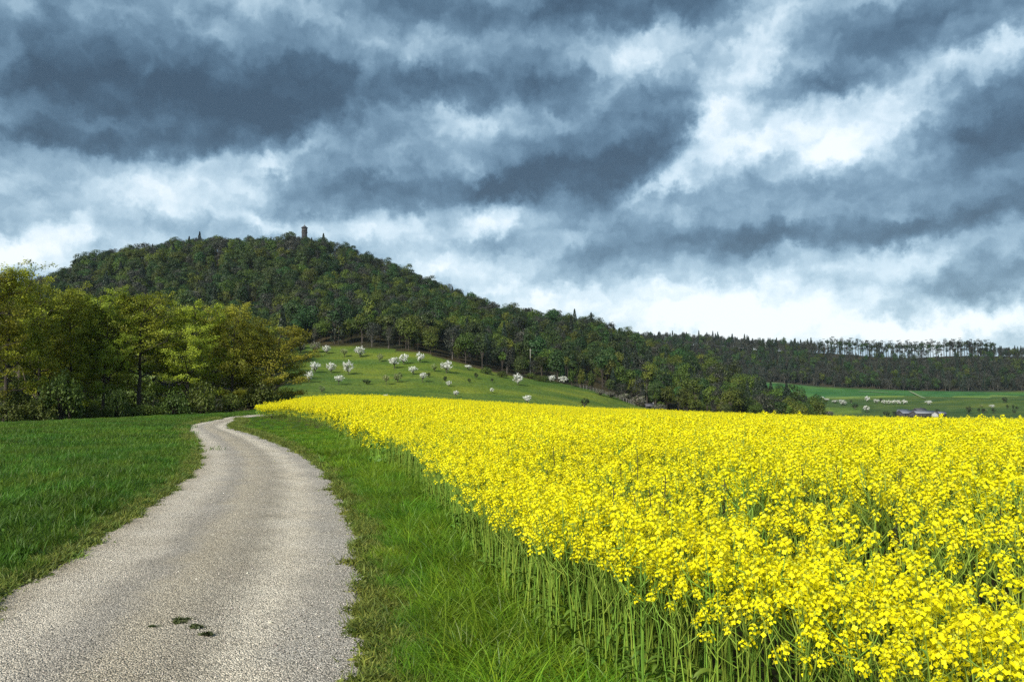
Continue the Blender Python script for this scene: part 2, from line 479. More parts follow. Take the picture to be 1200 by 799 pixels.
PROFILE = {   # photo column: (distance, row where that ground shows)   0 -> level with the road
    -700: [(40, 0), (88, 501), (160, 480), (420, 440), (750, 372), (1100, 390), (3400, 440)],
    -200: [(44, 0), (88, 500), (160, 477), (420, 424), (600, 385), (750, 362), (1000, 368), (1200, 390), (3400, 440)],
    0: [(50, 0), (88, 499), (160, 476), (300, 452), (420, 415), (600, 372), (745, 351), (950, 360), (1200, 385), (3400, 440)],
    45: [(53, 0), (90, 497), (160, 476), (300, 455), (420, 413), (600, 364), (745, 340), (950, 350), (1200, 380), (3400, 440)],
    100: [(57, 0), (92, 495), (160, 476), (300, 456), (420, 411), (600, 350), (745, 317), (850, 321), (1200, 375), (3400, 440)],
    150: [(62, 0), (94, 493), (160, 476), (260, 466), (420, 409), (600, 345), (745, 304), (850, 309), (1200, 375), (3400, 440)],
    200: [(70, 0), (97, 491), (160, 476), (260, 467), (420, 408), (600, 341), (745, 298), (850, 303), (1200, 375), (3400, 440)],
    290: [(82, 0), (108, 486), (160, 477), (255, 468), (420, 406), (600, 337), (745, 294), (850, 300), (1200, 375), (3400, 440)],
    335: [(30, 0), (60, 0), (105, 476), (135, 478), (170, 480), (250, 469), (420, 404), (600, 335), (745, 292), (830, 299), (1200, 375), (3400, 440)],
    355: [(30, 0), (105, 473), (135, 477), (170, 480), (250, 470), (420, 404), (600, 336), (745, 292), (830, 299), (1200, 375), (3400, 440)],
    400: [(30, 0), (105, 471), (135, 477), (170, 481), (250, 471), (420, 405), (600, 342), (745, 303), (830, 310), (1200, 380), (3400, 440)],
    450: [(30, 0), (105, 473), (135, 480), (170, 483), (250, 473), (410, 410), (600, 352), (730, 322), (830, 330), (1200, 385), (3400, 440)],
    500: [(105, 476), (135, 482), (170, 485), (250, 475), (400, 416), (580, 366), (710, 345), (830, 352), (1200, 390), (3400, 440)],
    550: [(105, 479), (135, 484), (170, 487), (250, 478), (390, 430), (560, 385), (700, 366), (830, 374), (1200, 395), (3400, 440)],
    600: [(105, 482), (135, 487), (170, 489), (250, 480), (390, 440), (560, 400), (700, 381), (830, 390), (1200, 400), (3400, 440)],
    650: [(105, 485), (135, 489), (170, 491), (260, 482), (390, 447), (560, 407), (700, 386), (830, 394), (1200, 402), (3400, 440)],
    700: [(105, 488), (135, 491), (170, 493), (270, 485), (390, 459), (560, 417), (700, 396), (830, 406), (1250, 402), (3400, 445)],
    740: [(105, 489), (135, 493), (170, 495), (290, 489), (390, 474), (540, 440), (690, 410), (850, 424), (1100, 436), (1250, 402), (1500, 420), (3400, 450)],
    800: [(105, 492), (135, 496), (170, 498), (300, 493), (400, 485), (520, 452), (640, 428), (850, 452), (1100, 442), (1250, 404), (1500, 425), (3400, 452)],
    855: [(105, 494), (135, 498), (170, 500), (300, 497), (400, 490), (500, 468), (600, 450), (800, 470), (1100, 446), (1250, 406), (1500, 430), (3400, 452)],
    900: [(105, 496), (135, 500), (170, 503), (300, 500), (400, 496), (500, 488), (590, 480), (800, 477), (950, 465), (1100, 449), (1250, 409), (1500, 432), (3400, 452)],
    960: [(105, 498), (135, 503), (170, 505), (300, 505), (560, 499), (760, 487), (950, 468), (1100, 453), (1250, 415), (1500, 440), (3400, 455)],
    1075: [(105, 501), (135, 506), (170, 508), (300, 508), (600, 500), (780, 486.5), (950, 470), (1100, 458), (1250, 419), (1500, 445), (3400, 456)],
    1200: [(105, 503), (135, 508), (170, 510), (300, 510), (600, 502), (790, 487), (950, 471), (1100, 457), (1250, 417), (1500, 440), (3400, 456)],
    1500: [(105, 507), (135, 512), (170, 514), (300, 512), (600, 504), (790, 488), (950, 472), (1100, 458), (1250, 414), (1500, 440), (3400, 456)],
}


def pchip(x, y, xq):
    x, y = np.asarray(x, float), np.asarray(y, float)
    h = np.diff(x); s = np.diff(y) / h
    d = np.zeros_like(y)
    for i in range(1, len(x) - 1):
        if s[i - 1] * s[i] > 0:
            w1, w2 = 2 * h[i] + h[i - 1], h[i] + 2 * h[i - 1]
            d[i] = (w1 + w2) / (w1 / s[i - 1] + w2 / s[i])
    d[-1] = s[-1]
    i = np.clip(np.searchsorted(x, xq) - 1, 0, len(x) - 2)
    t = (xq - x[i]) / h[i]
    t = np.clip(t, 0, 1)
    return ((1 + 2 * t) * (1 - t) ** 2 * y[i] + t * (1 - t) ** 2 * h[i] * d[i]
            + t * t * (3 - 2 * t) * y[i + 1] + t * t * (t - 1) * h[i] * d[i + 1])


R_GRID = np.exp(np.linspace(math.log(12.0), math.log(3500.0), 420))
A_GRID = np.radians(np.linspace(-60, 60, 481))


def build_table():
    azs, cols = [], []
    for px in sorted(PROFILE):
        kn = [(10.0, 0.0), (15.0, 0.0)]
        for r, py in PROFILE[px]:
            kn.append((r, 0.0 if py == 0 else z_of(py, r, px)))
            if r == 105 and px >= 450:
                z1 = kn[-1][1]
                kn.insert(-1, (30.0, z1 * 0.27)); kn.insert(-1, (60.0, z1 * 0.57))
        kn = np.array(kn)
        azs.append(px_azel(px, 440)[0])
        cols.append(pchip(kn[:, 0], kn[:, 1], R_GRID))
    cols = np.array(cols)
    T = np.zeros((len(A_GRID), len(R_GRID)))
    for j in range(len(R_GRID)):
        T[:, j] = np.interp(A_GRID, azs, cols[:, j])
    k = np.array([1, 4, 6, 4, 1.0]); k /= k.sum()
    for _ in range(4):
        Tp = np.pad(T, ((2, 2), (0, 0)), mode='edge')
        T = sum(k[i] * Tp[i:i + T.shape[0]] for i in range(5))
    # gentle lie of the land away from the columns (grows with distance)
    a, r = np.meshgrid(A_GRID, R_GRID, indexing='ij')
    X, Y = r * np.sin(a), r * np.cos(a)
    amp = np.clip((r - 200) / 300, 0, 1)
    T += amp * (1.6 * np.sin(X / 37 + 1.3) * np.sin(Y / 45 + .4) + 1.0 * np.sin(X / 17 + Y / 23))
    return T


TABLE = build_table()


def zfun(X, Y):
    X, Y = np.asarray(X, float), np.asarray(Y, float)
    r = np.hypot(X, Y)
    a = np.arctan2(X, Y)
    fade = np.clip((np.radians(175) - np.abs(a)) / np.radians(110), 0, 1)
    fi = np.clip((a - A_GRID[0]) / (A_GRID[1] - A_GRID[0]), 0, len(A_GRID) - 1.001)
    lr = np.log(np.maximum(r, R_GRID[0] + 1e-6))
    fj = np.clip((lr - math.log(R_GRID[0])) / (math.log(R_GRID[1]) - math.log(R_GRID[0])), 0, len(R_GRID) - 1.001)
    i, j = fi.astype(int), fj.astype(int)
    u, v = fi - i, fj - j
    z = (TABLE[i, j] * (1 - u) * (1 - v) + TABLE[i + 1, j] * u * (1 - v) + TABLE[i, j + 1] * (1 - u) * v + TABLE[i + 1, j + 1] * u * v)
    return z * np.where(r < 12, 0, 1) * (fade * fade * (3 - 2 * fade))


def ground_at(px, py, rmin=5.0, rmax=2000.0):
    """where the sight line through a pixel meets the ground"""
    d = np.array(pxdir(px, py)); hz = math.hypot(d[0], d[1])
    rs = np.exp(np.linspace(math.log(rmin), math.log(rmax), 4000))
    X, Y, Z = d[0] / hz * rs, d[1] / hz * rs, CAMH + d[2] / hz * rs
    below = np.nonzero(Z < zfun(X, Y))[0]
    k = below[0] if len(below) else len(rs) - 1
    return X[k], Y[k], float(zfun(X[k], Y[k])), rs[k]


def at_px(px, r, py=440):
    a = px_azel(px, py)[0]
    X, Y = r * math.sin(a), r * math.cos(a)
    return X, Y, float(zfun(X, Y))


def flat_px(px, py):
    d = pxdir(px, py)
    t = -CAMH / d[2]
    return d[0] * t, d[1] * t


def az_to_px(a):
    return 600 + FPX * np.tan(np.clip(a, -1.2, 1.2)) / math.cos(PITCH)   # good to a pixel near the horizon


# ------------------------------------------------------------------ lines of the near ground
def spline(pts, n):
    pts = np.asarray(pts, float)
    d = np.concatenate([[0], np.cumsum(np.linalg.norm(np.diff(pts, axis=0), axis=1))])
    q = np.linspace(0, d[-1], n)
    # Catmull-Rom through arc length
    P = np.vstack([2 * pts[0] - pts[1], pts, 2 * pts[-1] - pts[-2]])
    i = np.clip(np.searchsorted(d, q, side='right') - 1, 0, len(pts) - 2)
    t = ((q - d[i]) / (d[i + 1] - d[i]))[:, None]
    p0, p1, p2, p3 = P[i], P[i + 1], P[i + 2], P[i + 3]
    return 0.5 * (2 * p1 + (p2 - p0) * t + (2 * p0 - 5 * p1 + 4 * p2 - p3) * t * t + (3 * p1 - p0 - 3 * p2 + p3) * t ** 3)


ROAD_L_PX = [(0, 697.6), (42, 676), (85, 648), (127, 621), (170, 592), (199, 572), (222, 551), (228, 531), (221, 512), (213, 502.5), (224, 497), (255, 491.4), (291, 486.6)]
ROAD_R_PX = [(437, 799), (433, 715), (428.5, 642), (418, 608), (403, 579), (382, 551), (352, 530), (314, 514), (289, 506), (273, 500.6), (281, 494.3), (296, 488.6)]
ROAD_L = [(-2.5, -8), (-2.75, -2), (-3.15, 2.5)] + [flat_px(*p) for p in ROAD_L_PX] + [(-20.5, 84), (-15, 100), (-7, 118)]
ROAD_R = [(0.1, -8), (-0.2, -2), (-0.5, 2.2)] + [flat_px(*p) for p in ROAD_R_PX] + [(-17.6, 82), (-12.6, 97), (-5.2, 114)]
NRD = 420
rl, rr = spline(ROAD_L, NRD), spline(ROAD_R, NRD)

CROP_PX = [(650, 799), (600, 735), (558, 680), (510, 612), (466, 565), (417, 530), (377, 505), (333, 493), (304, 488)]
CROP_EDGE = [(2.3, -6), (2.1, 0), (1.5, 2.2), (0.85, 3.4)] + [flat_px(*p) for p in CROP_PX] + [(-18.5, 84), (-10, 104)]
crop_edge = spline(CROP_EDGE, 300)


def side_dist(poly, X, Y):
    """signed distance to an open polyline, + on its right side"""
    X, Y = np.atleast_1d(X), np.atleast_1d(Y)
    out = np.full(len(X), 1e9); sg = np.zeros(len(X))
    A, B = poly[:-1], poly[1:]
    AB = B - A; L2 = (AB ** 2).sum(1)
    for s in range(0, len(X), 4000):
        px_, py_ = X[s:s + 4000, None], Y[s:s + 4000, None]
        t = np.clip(((px_ - A[:, 0]) * AB[:, 0] + (py_ - A[:, 1]) * AB[:, 1]) / L2, 0, 1)
        dx, dy = px_ - (A[:, 0] + t * AB[:, 0]), py_ - (A[:, 1] + t * AB[:, 1])
        d2 = dx * dx + dy * dy
        k = d2.argmin(1); ii = np.arange(len(k))
        out[s:s + 4000] = np.sqrt(d2[ii, k])
        sg[s:s + 4000] = np.sign(AB[k, 1] * dx[ii, k] - AB[k, 0] * dy[ii, k])
    return out * np.where(sg == 0, 1, sg)


FAR_PX = np.array([300, 335, 400, 600, 900, 1200, 1700]); FAR_R = np.array([82, 108, 112, 112, 112, 112, 112])


def in_crop(X, Y):
    r, a = np.hypot(X, Y), np.arctan2(X, Y)
    return (side_dist(crop_edge, X, Y) > 0) & (r < np.interp(az_to_px(a), FAR_PX, FAR_R))


# distance where the hill wood begins, per photo column
WOOD_PX = np.array([-800, 300, 345, 400, 440, 480, 540, 580, 620, 670, 700, 740, 770, 860, 930, 965, 966, 2000])
WOOD_R = np.array([110, 110, 424, 418, 410, 404, 394, 391, 391, 391, 391, 385, 372, 372, 400, 470, 9999, 9999])


def land(X, Y):
    """0 field ground, 1 hill wood, 2 far wood"""
    r, a = np.hypot(X, Y), np.arctan2(X, Y)
    px = az_to_px(a)
    near_end = np.interp(px, [-800, 740, 800, 900, 960], [800, 770, 700, 640, 600])
    w = (r > np.interp(px, WOOD_PX, WOOD_R)) & (r < near_end)
    far_start = np.interp(px, [600, 880, 905, 960, 1075, 1200, 1600], [1050, 1060, 1100, 1100, 1098, 1100, 1100])
    f = (px > 640) & (r > far_start) & (r < 1275)
    return np.where(w, 1, np.where(f, 2, 0))

# ------------------------------------------------------------------ ground sheet
def ground_mat():
    m, nt, out = nodes_of('ground_cover')
    N, L = nt.nodes.new, nt.links.new
    at = N('ShaderNodeAttribute'); at.attribute_name = 'cover'
    geo = N('ShaderNodeNewGeometry')
    def noise(scale, detail, stretch=None, rough=0.6):
        n = N('ShaderNodeTexNoise'); n.inputs['Scale'].default_value = scale; n.inputs['Detail'].default_value = detail
        n.inputs['Roughness'].default_value = rough
        if stretch:
            mp = N('ShaderNodeMapping'); mp.inputs['Scale'].default_value = stretch
            L(geo.outputs['Position'], mp.inputs[0]); L(mp.outputs[0], n.inputs[0])
        else:
            L(geo.outputs['Position'], n.inputs[0])
        return n.outputs['Fac']
    def mrange(f, a, b, lo, hi):
        n = N('ShaderNodeMapRange'); L(f, n.inputs[0])
        for k, v in zip((1, 2, 3, 4), (a, b, lo, hi)): n.inputs[k].default_value = v
        return n.outputs[0]
    n1 = mrange(noise(0.035, 8), 0.40, 0.60, 0.0, 1.0)
    n2 = mrange(noise(0.05, 6, (0.22, 1.0, 1.0)), 0.42, 0.62, 0.0, 1.0)
    n3 = mrange(noise(1.1, 8), 0.3, 0.7, 0.5, 1.5)
    def tint(col, fac, c):
        mx = N('ShaderNodeMix'); mx.data_type = 'RGBA'; mx.blend_type = 'MULTIPLY'
        L(fac, mx.inputs[0]); L(col, mx.inputs[6]); mx.inputs[7].default_value = (*c, 1)
        return mx.outputs[2]
    c = tint(at.outputs['Color'], n1, (0.55, 0.72, 0.70))
    c = tint(c, n2, (1.75, 1.35, 0.9))
    hs = N('ShaderNodeHueSaturation'); L(c, hs.inputs['Color']); L(n3, hs.inputs['Value'])
    pb = N('ShaderNodeBsdfPrincipled'); L(hs.outputs[0], pb.inputs['Base Color'])
    pb.inputs['Roughness'].default_value = 0.95; pb.inputs['Specular IOR Level'].default_value = 0.1
    bp = N('ShaderNodeBump'); bp.inputs['Strength'].default_value = 0.9; bp.inputs['Distance'].default_value = 0.9
    L(noise(0.7, 9, (0.6, 1.0, 1.6)), bp.inputs['Height']); L(bp.outputs[0], pb.inputs['Normal'])
    L(pb.outputs[0], out.inputs['Surface'])
    return m


def build_ground():
    ang = np.radians(np.concatenate([np.arange(-180, -38, 4.0), np.arange(-38, 38.01, 0.17), np.arange(41, 180, 4.0)]))
    rad = np.concatenate([np.arange(0.6, 12, 0.6), np.exp(np.linspace(math.log(12), math.log(1900), 300))])
    A, R = np.meshgrid(ang, rad, indexing='ij')
    X, Y = R * np.sin(A), R * np.cos(A)
    Z = zfun(X.ravel(), Y.ravel()).reshape(X.shape)
    na, nr = X.shape
    V = np.stack([X, Y, Z], -1).reshape(-1, 3)
    i = np.arange(na)[:, None]; j = np.arange(nr - 1)[None, :]
    k = (i + 1) % na
    F = np.stack([i * nr + j, i * nr + j + 1, k * nr + j + 1, k * nr + j], -1).reshape(-1, 4)
    mb = MB()
    mb.add(V, F)
    mb.add(np.array([[0, 0, 0]]), np.zeros((0, 3), int))
    c = len(V)
    T = np.stack([np.full(na, c), np.arange(na) * nr, ((np.arange(na) + 1) % na) * nr], -1)
    mb.F.append(T); mb.MI.append(np.zeros(na, np.int32))
    o = mb.obj('ground', ground_mat(), smooth=True)
    # land cover (what grows there)
    VX, VY = np.append(V[:, 0], 0), np.append(V[:, 1], 0)
    r, a = np.hypot(VX, VY), np.arctan2(VX, VY)
    px = az_to_px(a)
    C = np.zeros((len(VX), 4)); C[:, 3] = 1
    C[:, :3] = (0.075, 0.115, 0.018)                                          # orchard meadow
    near = r < 125
    C[near, :3] = (0.035, 0.065, 0.012)
    crop = np.zeros(len(VX), bool); crop[near] = in_crop(VX[near], VY[near])
    C[crop, :3] = (0.045, 0.042, 0.022)
    ld = land(VX, VY)
    C[ld == 1, :3] = (0.030, 0.028, 0.016)
    C[ld == 2, :3] = (0.026, 0.026, 0.018)
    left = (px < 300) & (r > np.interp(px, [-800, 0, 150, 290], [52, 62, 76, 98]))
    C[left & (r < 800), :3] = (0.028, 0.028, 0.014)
    # valley fields, by distance and bearing
    val = (ld == 0) & (r > 480) & (px > 850)
    edge = 1000 + 8 * np.sin(px / 30.0) - np.interp(px, [880, 960, 1075, 1140, 1200], [60, 25, -8, 0, -28])
    C[val, :3] = (0.045, 0.078, 0.020)
    C[val & (r > edge), :3] = (0.035, 0.105, 0.030)
    C[val & (r > edge) & (r < edge + 16), :3] = (0.10, 0.16, 0.04)
    C[val & (r < 830), :3] = (0.040, 0.070, 0.018)
    C[val & (r > 850) & (r < 905) & (px > 1110), :3] = (0.062, 0.095, 0.022)
    C[val & (px < 1010) & (r > 800) & (r < 870), :3] = (0.075, 0.125, 0.022)
    at = o.data.color_attributes.new('cover', 'FLOAT_COLOR', 'POINT')
    at.data.foreach_set('color', C.ravel())
    tag(o, kind='structure')
    return o


build_ground()


# ------------------------------------------------------------------ gravel track
def road_mat():
    m, nt, out = nodes_of('gravel')
    N, L = nt.nodes.new, nt.links.new
    geo = N('ShaderNodeNewGeometry')
    uv = N('ShaderNodeUVMap'); uv.uv_map = 'UVMap'
    sx = N('ShaderNodeSeparateXYZ'); L(uv.outputs[0], sx.inputs[0])
    def noise(scale, detail, vec=None, rough=0.6):
        n = N('ShaderNodeTexNoise'); n.inputs['Scale'].default_value = scale; n.inputs['Detail'].default_value = detail
        n.inputs['Roughness'].default_value = rough
        L(vec or geo.outputs['Position'], n.inputs[0]); return n
    def mix(f, a, b, blend='MIX'):
        n = N('ShaderNodeMix'); n.data_type = 'RGBA'; n.blend_type = blend
        if isinstance(f, float): n.inputs[0].default_value = f
        else: L(f, n.inputs[0])
        for s, v in ((6, a), (7, b)):
            if isinstance(v, tuple): n.inputs[s].default_value = (*v, 1)
            else: L(v, n.inputs[s])
        return n.outputs[2]
    def mr(f, a, b, lo=0.0, hi=1.0):
        n = N('ShaderNodeMapRange'); L(f, n.inputs[0])
        for k, v in zip((1, 2, 3, 4), (a, b, lo, hi)): n.inputs[k].default_value = v
        return n.outputs[0]
    # wheel tracks: grey stone; middle and shoulders: beige fines
    mp = N('ShaderNodeMapping'); mp.inputs['Scale'].default_value = (1.0, 0.35, 1.0); L(uv.outputs[0], mp.inputs[0])
    wob = noise(3.0, 4, mp.outputs[0])
    off = N('ShaderNodeMath'); off.operation = 'MULTIPLY_ADD'; L(wob.outputs['Fac'], off.inputs[0]); off.inputs[1].default_value = 0.24
    L(sx.outputs[0], off.inputs[2])
    ramp = N('ShaderNodeValToRGB'); L(off.outputs[0], ramp.inputs[0])
    cr = ramp.color_ramp; cr.interpolation = 'EASE'
    st = [(0.10, (0.37, 0.32, 0.24)), (0.33, (0.57, 0.515, 0.43)), (0.47, (0.36, 0.33, 0.285)), (0.58, (0.44, 0.39, 0.305)), (0.71, (0.385, 0.345, 0.28)),
          (0.86, (0.62, 0.56, 0.46)), (1.0, (0.40, 0.37, 0.325))]
    while len(cr.elements) < len(st): cr.elements.new(0.5)
    for e, (p, c) in zip(cr.elements, st): e.position = p; e.color = (*c, 1)
    col = ramp.outputs[0]
    big = noise(0.8, 5)
    col = mix(mr(big.outputs['Fac'], 0.35, 0.7), col, (0.86, 0.84, 0.80), 'MULTIPLY')
    vor = N('ShaderNodeTexVoronoi'); vor.inputs['Scale'].default_value = 88.0; L(geo.outputs['Position'], vor.inputs[0])
    bw = N('ShaderNodeRGBToBW'); L(vor.outputs['Color'], bw.inputs[0])
    hs = N('ShaderNodeHueSaturation'); L(col, hs.inputs['Color']); L(mr(bw.outputs[0], 0.15, 0.85, 0.42, 1.5), hs.inputs['Value'])
    fine = noise(140, 3)
    grit = mix(mr(fine.outputs['Fac'], 0.36, 0.50), (0.42, 0.40, 0.37), (1.0, 1.0, 1.0))
    col = mix(0.85, hs.outputs[0], grit, 'MULTIPLY')
    # damp patches
    pb = N('ShaderNodeBsdfPrincipled'); L(col, pb.inputs['Base Color'])
    pb.inputs['Roughness'].default_value = 0.9; pb.inputs['Specular IOR Level'].default_value = 0.2
    med = noise(9, 6)
    h = N('ShaderNodeMath'); h.operation = 'MULTIPLY_ADD'; L(vor.outputs['Distance'], h.inputs[0]); h.inputs[1].default_value = -0.9
    L(med.outputs['Fac'], h.inputs[2])
    bp = N('ShaderNodeBump'); bp.inputs['Strength'].default_value = 1.0; bp.inputs['Distance'].default_value = 0.022
    L(h.outputs[0], bp.inputs['Height']); L(bp.outputs[0], pb.inputs['Normal'])
    L(pb.outputs[0], out.inputs['Surface'])
    return m


def build_road():
    nx = 25
    t = np.linspace(0, 1, nx)
    P = rl[:, None, :] * (1 - t)[None, :, None] + rr[:, None, :] * t[None, :, None]
    X, Y = P[..., 0], P[..., 1]
    prof = 0.045 * np.sin(math.pi * t) ** 0.6 - 0.025 * (np.exp(-((t - 0.27) / 0.11) ** 2) + np.exp(-((t - 0.75) / 0.11) ** 2))
    Z = zfun(X.ravel(), Y.ravel()).reshape(X.shape) + 0.012 + prof[None, :]
    bump = 0.010 * (np.sin(X * 2.1 + 1.7 * np.sin(Y * 1.3)) * np.sin(Y * 1.7 + X))
    Z += bump * np.sin(math.pi * t)[None, :]
    V = np.stack([X, Y, Z], -1).reshape(-1, 3)
    i = np.arange(NRD - 1)[:, None] * nx; j = np.arange(nx - 1)[None, :]
    F = np.stack([i + j, i + j + 1, i + nx + j + 1, i + nx + j], -1).reshape(-1, 4)
    mb = MB(); mb.add(V, F)
    o = mb.obj('road', road_mat(), smooth=True)
    ln = np.concatenate([[0], np.cumsum(np.linalg.norm(np.diff((rl + rr) / 2, axis=0), axis=1))])
    UV = np.stack([np.broadcast_to(t[None, :], X.shape), np.broadcast_to(ln[:, None], X.shape)], -1).reshape(-1, 2)
    uvl = o.data.uv_layers.new(name='UVMap')
    li = np.empty(len(o.data.loops), dtype=np.int32); o.data.loops.foreach_get('vertex_index', li)
    uvl.data.foreach_set('uv', UV[li].astype(np.float32).ravel())
    tag(o, kind='structure')


build_road()

# pale farm tracks in the valley
MAT['track'] = plain_mat('pale_track', (0.11, 0.16, 0.07), (0.17, 0.21, 0.11), 0.3, 0.9, 0.0)
for pts in ([(1006, 459.6), (1018, 459.3), (1030, 460.2), (1041, 461)], [(1066, 459.2), (1071, 461.5), (1076, 464), (1084, 467.5)], [(893, 448.8), (906, 449.6), (928, 451)]):
    W = [ground_at(*p) for p in pts]
    mb = MB()
    for k in range(len(W) - 1):
        a, b = np.array(W[k][:2]), np.array(W[k + 1][:2])
        d = (b - a) / np.linalg.norm(b - a); nn = np.array([-d[1], d[0]]) * 1.3
        q = [a - nn, b - nn, b + nn, a + nn]
        mb.add([(p[0], p[1], float(zfun(p[0], p[1])) + 0.9) for p in q], [(0, 1, 2, 3)])
    tag(mb.obj('track', MAT['track']), kind='structure')


# ------------------------------------------------------------------ scatter (for what nobody could count)
def scatter(name, protos, P, rot, scl, idx, label, cat):
    """one object: instances of the given plants on its points"""
    me = bpy.data.meshes.new(name)
    n = len(P)
    me.vertices.add(n)
    me.vertices.foreach_set('co', np.asarray(P, np.float32).ravel())
    a = me.attributes.new('rot', 'FLOAT_VECTOR', 'POINT'); a.data.foreach_set('vector', np.asarray(rot, np.float32).ravel())
    s = np.asarray(scl, np.float32)
    if s.ndim == 1: s = np.repeat(s[:, None], 3, axis=1)
    a = me.attributes.new('scl', 'FLOAT_VECTOR', 'POINT'); a.data.foreach_set('vector', s.ravel())
    a = me.attributes.new('idx', 'INT', 'POINT'); a.data.foreach_set('value', np.asarray(idx, np.int32))
    o = bpy.data.objects.new(name, me)
    link(o)
    c = bpy.data.collections.new(name + '_kinds')
    for p in protos: c.objects.link(p)
    ng = bpy.data.node_groups.new(name, 'GeometryNodeTree')
    ng.interface.new_socket('Geometry', in_out='INPUT', socket_type='NodeSocketGeometry')
    ng.interface.new_socket('Geometry', in_out='OUTPUT', socket_type='NodeSocketGeometry')
    N, L = ng.nodes.new, ng.links.new
    gi, go = N('NodeGroupInput'), N('NodeGroupOutput')
    ci = N('GeometryNodeCollectionInfo'); ci.inputs['Collection'].default_value = c
    ci.inputs['Separate Children'].default_value = True; ci.inputs['Reset Children'].default_value = True
    ip = N('GeometryNodeInstanceOnPoints')
    def attr(nm, t):
        k = N('GeometryNodeInputNamedAttribute'); k.data_type = t; k.inputs['Name'].default_value = nm
        return k.outputs['Attribute']
    L(gi.outputs[0], ip.inputs['Points']); L(ci.outputs[0], ip.inputs['Instance'])
    ip.inputs['Pick Instance'].default_value = True
    L(attr('idx', 'INT'), ip.inputs['Instance Index'])
    e2r = N('FunctionNodeEulerToRotation'); L(attr('rot', 'FLOAT_VECTOR'), e2r.inputs[0]); L(e2r.outputs[0], ip.inputs['Rotation'])
    L(attr('scl', 'FLOAT_VECTOR'), ip.inputs['Scale'])
    L(ip.outputs[0], go.inputs[0])
    md = o.modifiers.new('scatter', 'NODES'); md.node_group = ng
    tag(o, label, cat, kind='stuff')
    return o


def grid_points(cell, xmin, xmax, ymin, ymax, rng, jit=0.9):
    gx, gy = np.meshgrid(np.arange(xmin, xmax, cell), np.arange(ymin, ymax, cell), indexing='ij')
    P = np.stack([gx.ravel(), gy.ravel()], -1) + (rng.random((gx.size, 2)) - 0.5) * cell * jit * 2 * 0.5
    return P


def in_view(X, Y, m=2.0, deg=35.5):
    """inside a widened view wedge (a step to the side stays covered)"""
    t = math.tan(math.radians(deg))
    return (Y > -m * 0.3) & (np.abs(X) < Y * t + m)


def rz_only(n, rng, tilt=0.0):
    r = np.zeros((n, 3)); r[:, 2] = rng.random(n) * 6.2832
    if tilt: r[:, :2] = rng.normal(size=(n, 2)) * tilt
    return r


def with_z(P, dz=0.0):
    return np.column_stack([P, zfun(P[:, 0], P[:, 1]) + dz])


# ------------------------------------------------------------------ grass
def grass_patch(name, n, half, hmin, hmax, wmin, wmax, lean, mat, seed, herbs=0):
    rng = np.random.default_rng(seed)
    # blades grow in tufts
    k = max(6, n // 14)
    ctr = (rng.random((k, 2)) - 0.5) * 2 * half
    th = rng.random(k)
    c = rng.integers(0, k, n)
    P = ctr[c] + rng.normal(size=(n, 2)) * half * 0.07
    h = hmin + (hmax - hmin) * np.clip(th[c] * 0.6 + rng.random(n) * 0.55, 0, 1.1)
    w = wmin + (wmax - wmin) * rng.random(n)
    mb = MB()
    blades(mb, np.column_stack([P, np.full(n, -0.01)]), h, w, np.full(n, lean), rng, a=np.clip(0.25 + 0.5 * th[c] + rng.normal(size=n) * 0.2, 0, 1))
    if herbs:
        q = (rng.random((herbs, 2)) - 0.5) * 2 * half
        q = q[np.argsort(q[:, 0])]
        leaves(mb, np.column_stack([q + rng.normal(size=q.shape) * 0.02, 0.03 + 0.10 * rng.random(herbs)]), 0.045, rng, up=0.7, a=0.4 + 0.6 * rng.random(herbs))
    return mb.obj(name, mat, linked=False)


rng = np.random.default_rng(11)
road_all = np.concatenate([rl, rr[::-1]])


def off_road(X, Y):
    return side_dist(rl, X, Y), side_dist(rr, X, Y)      # left edge: negative = grass side; right edge: positive = grass side


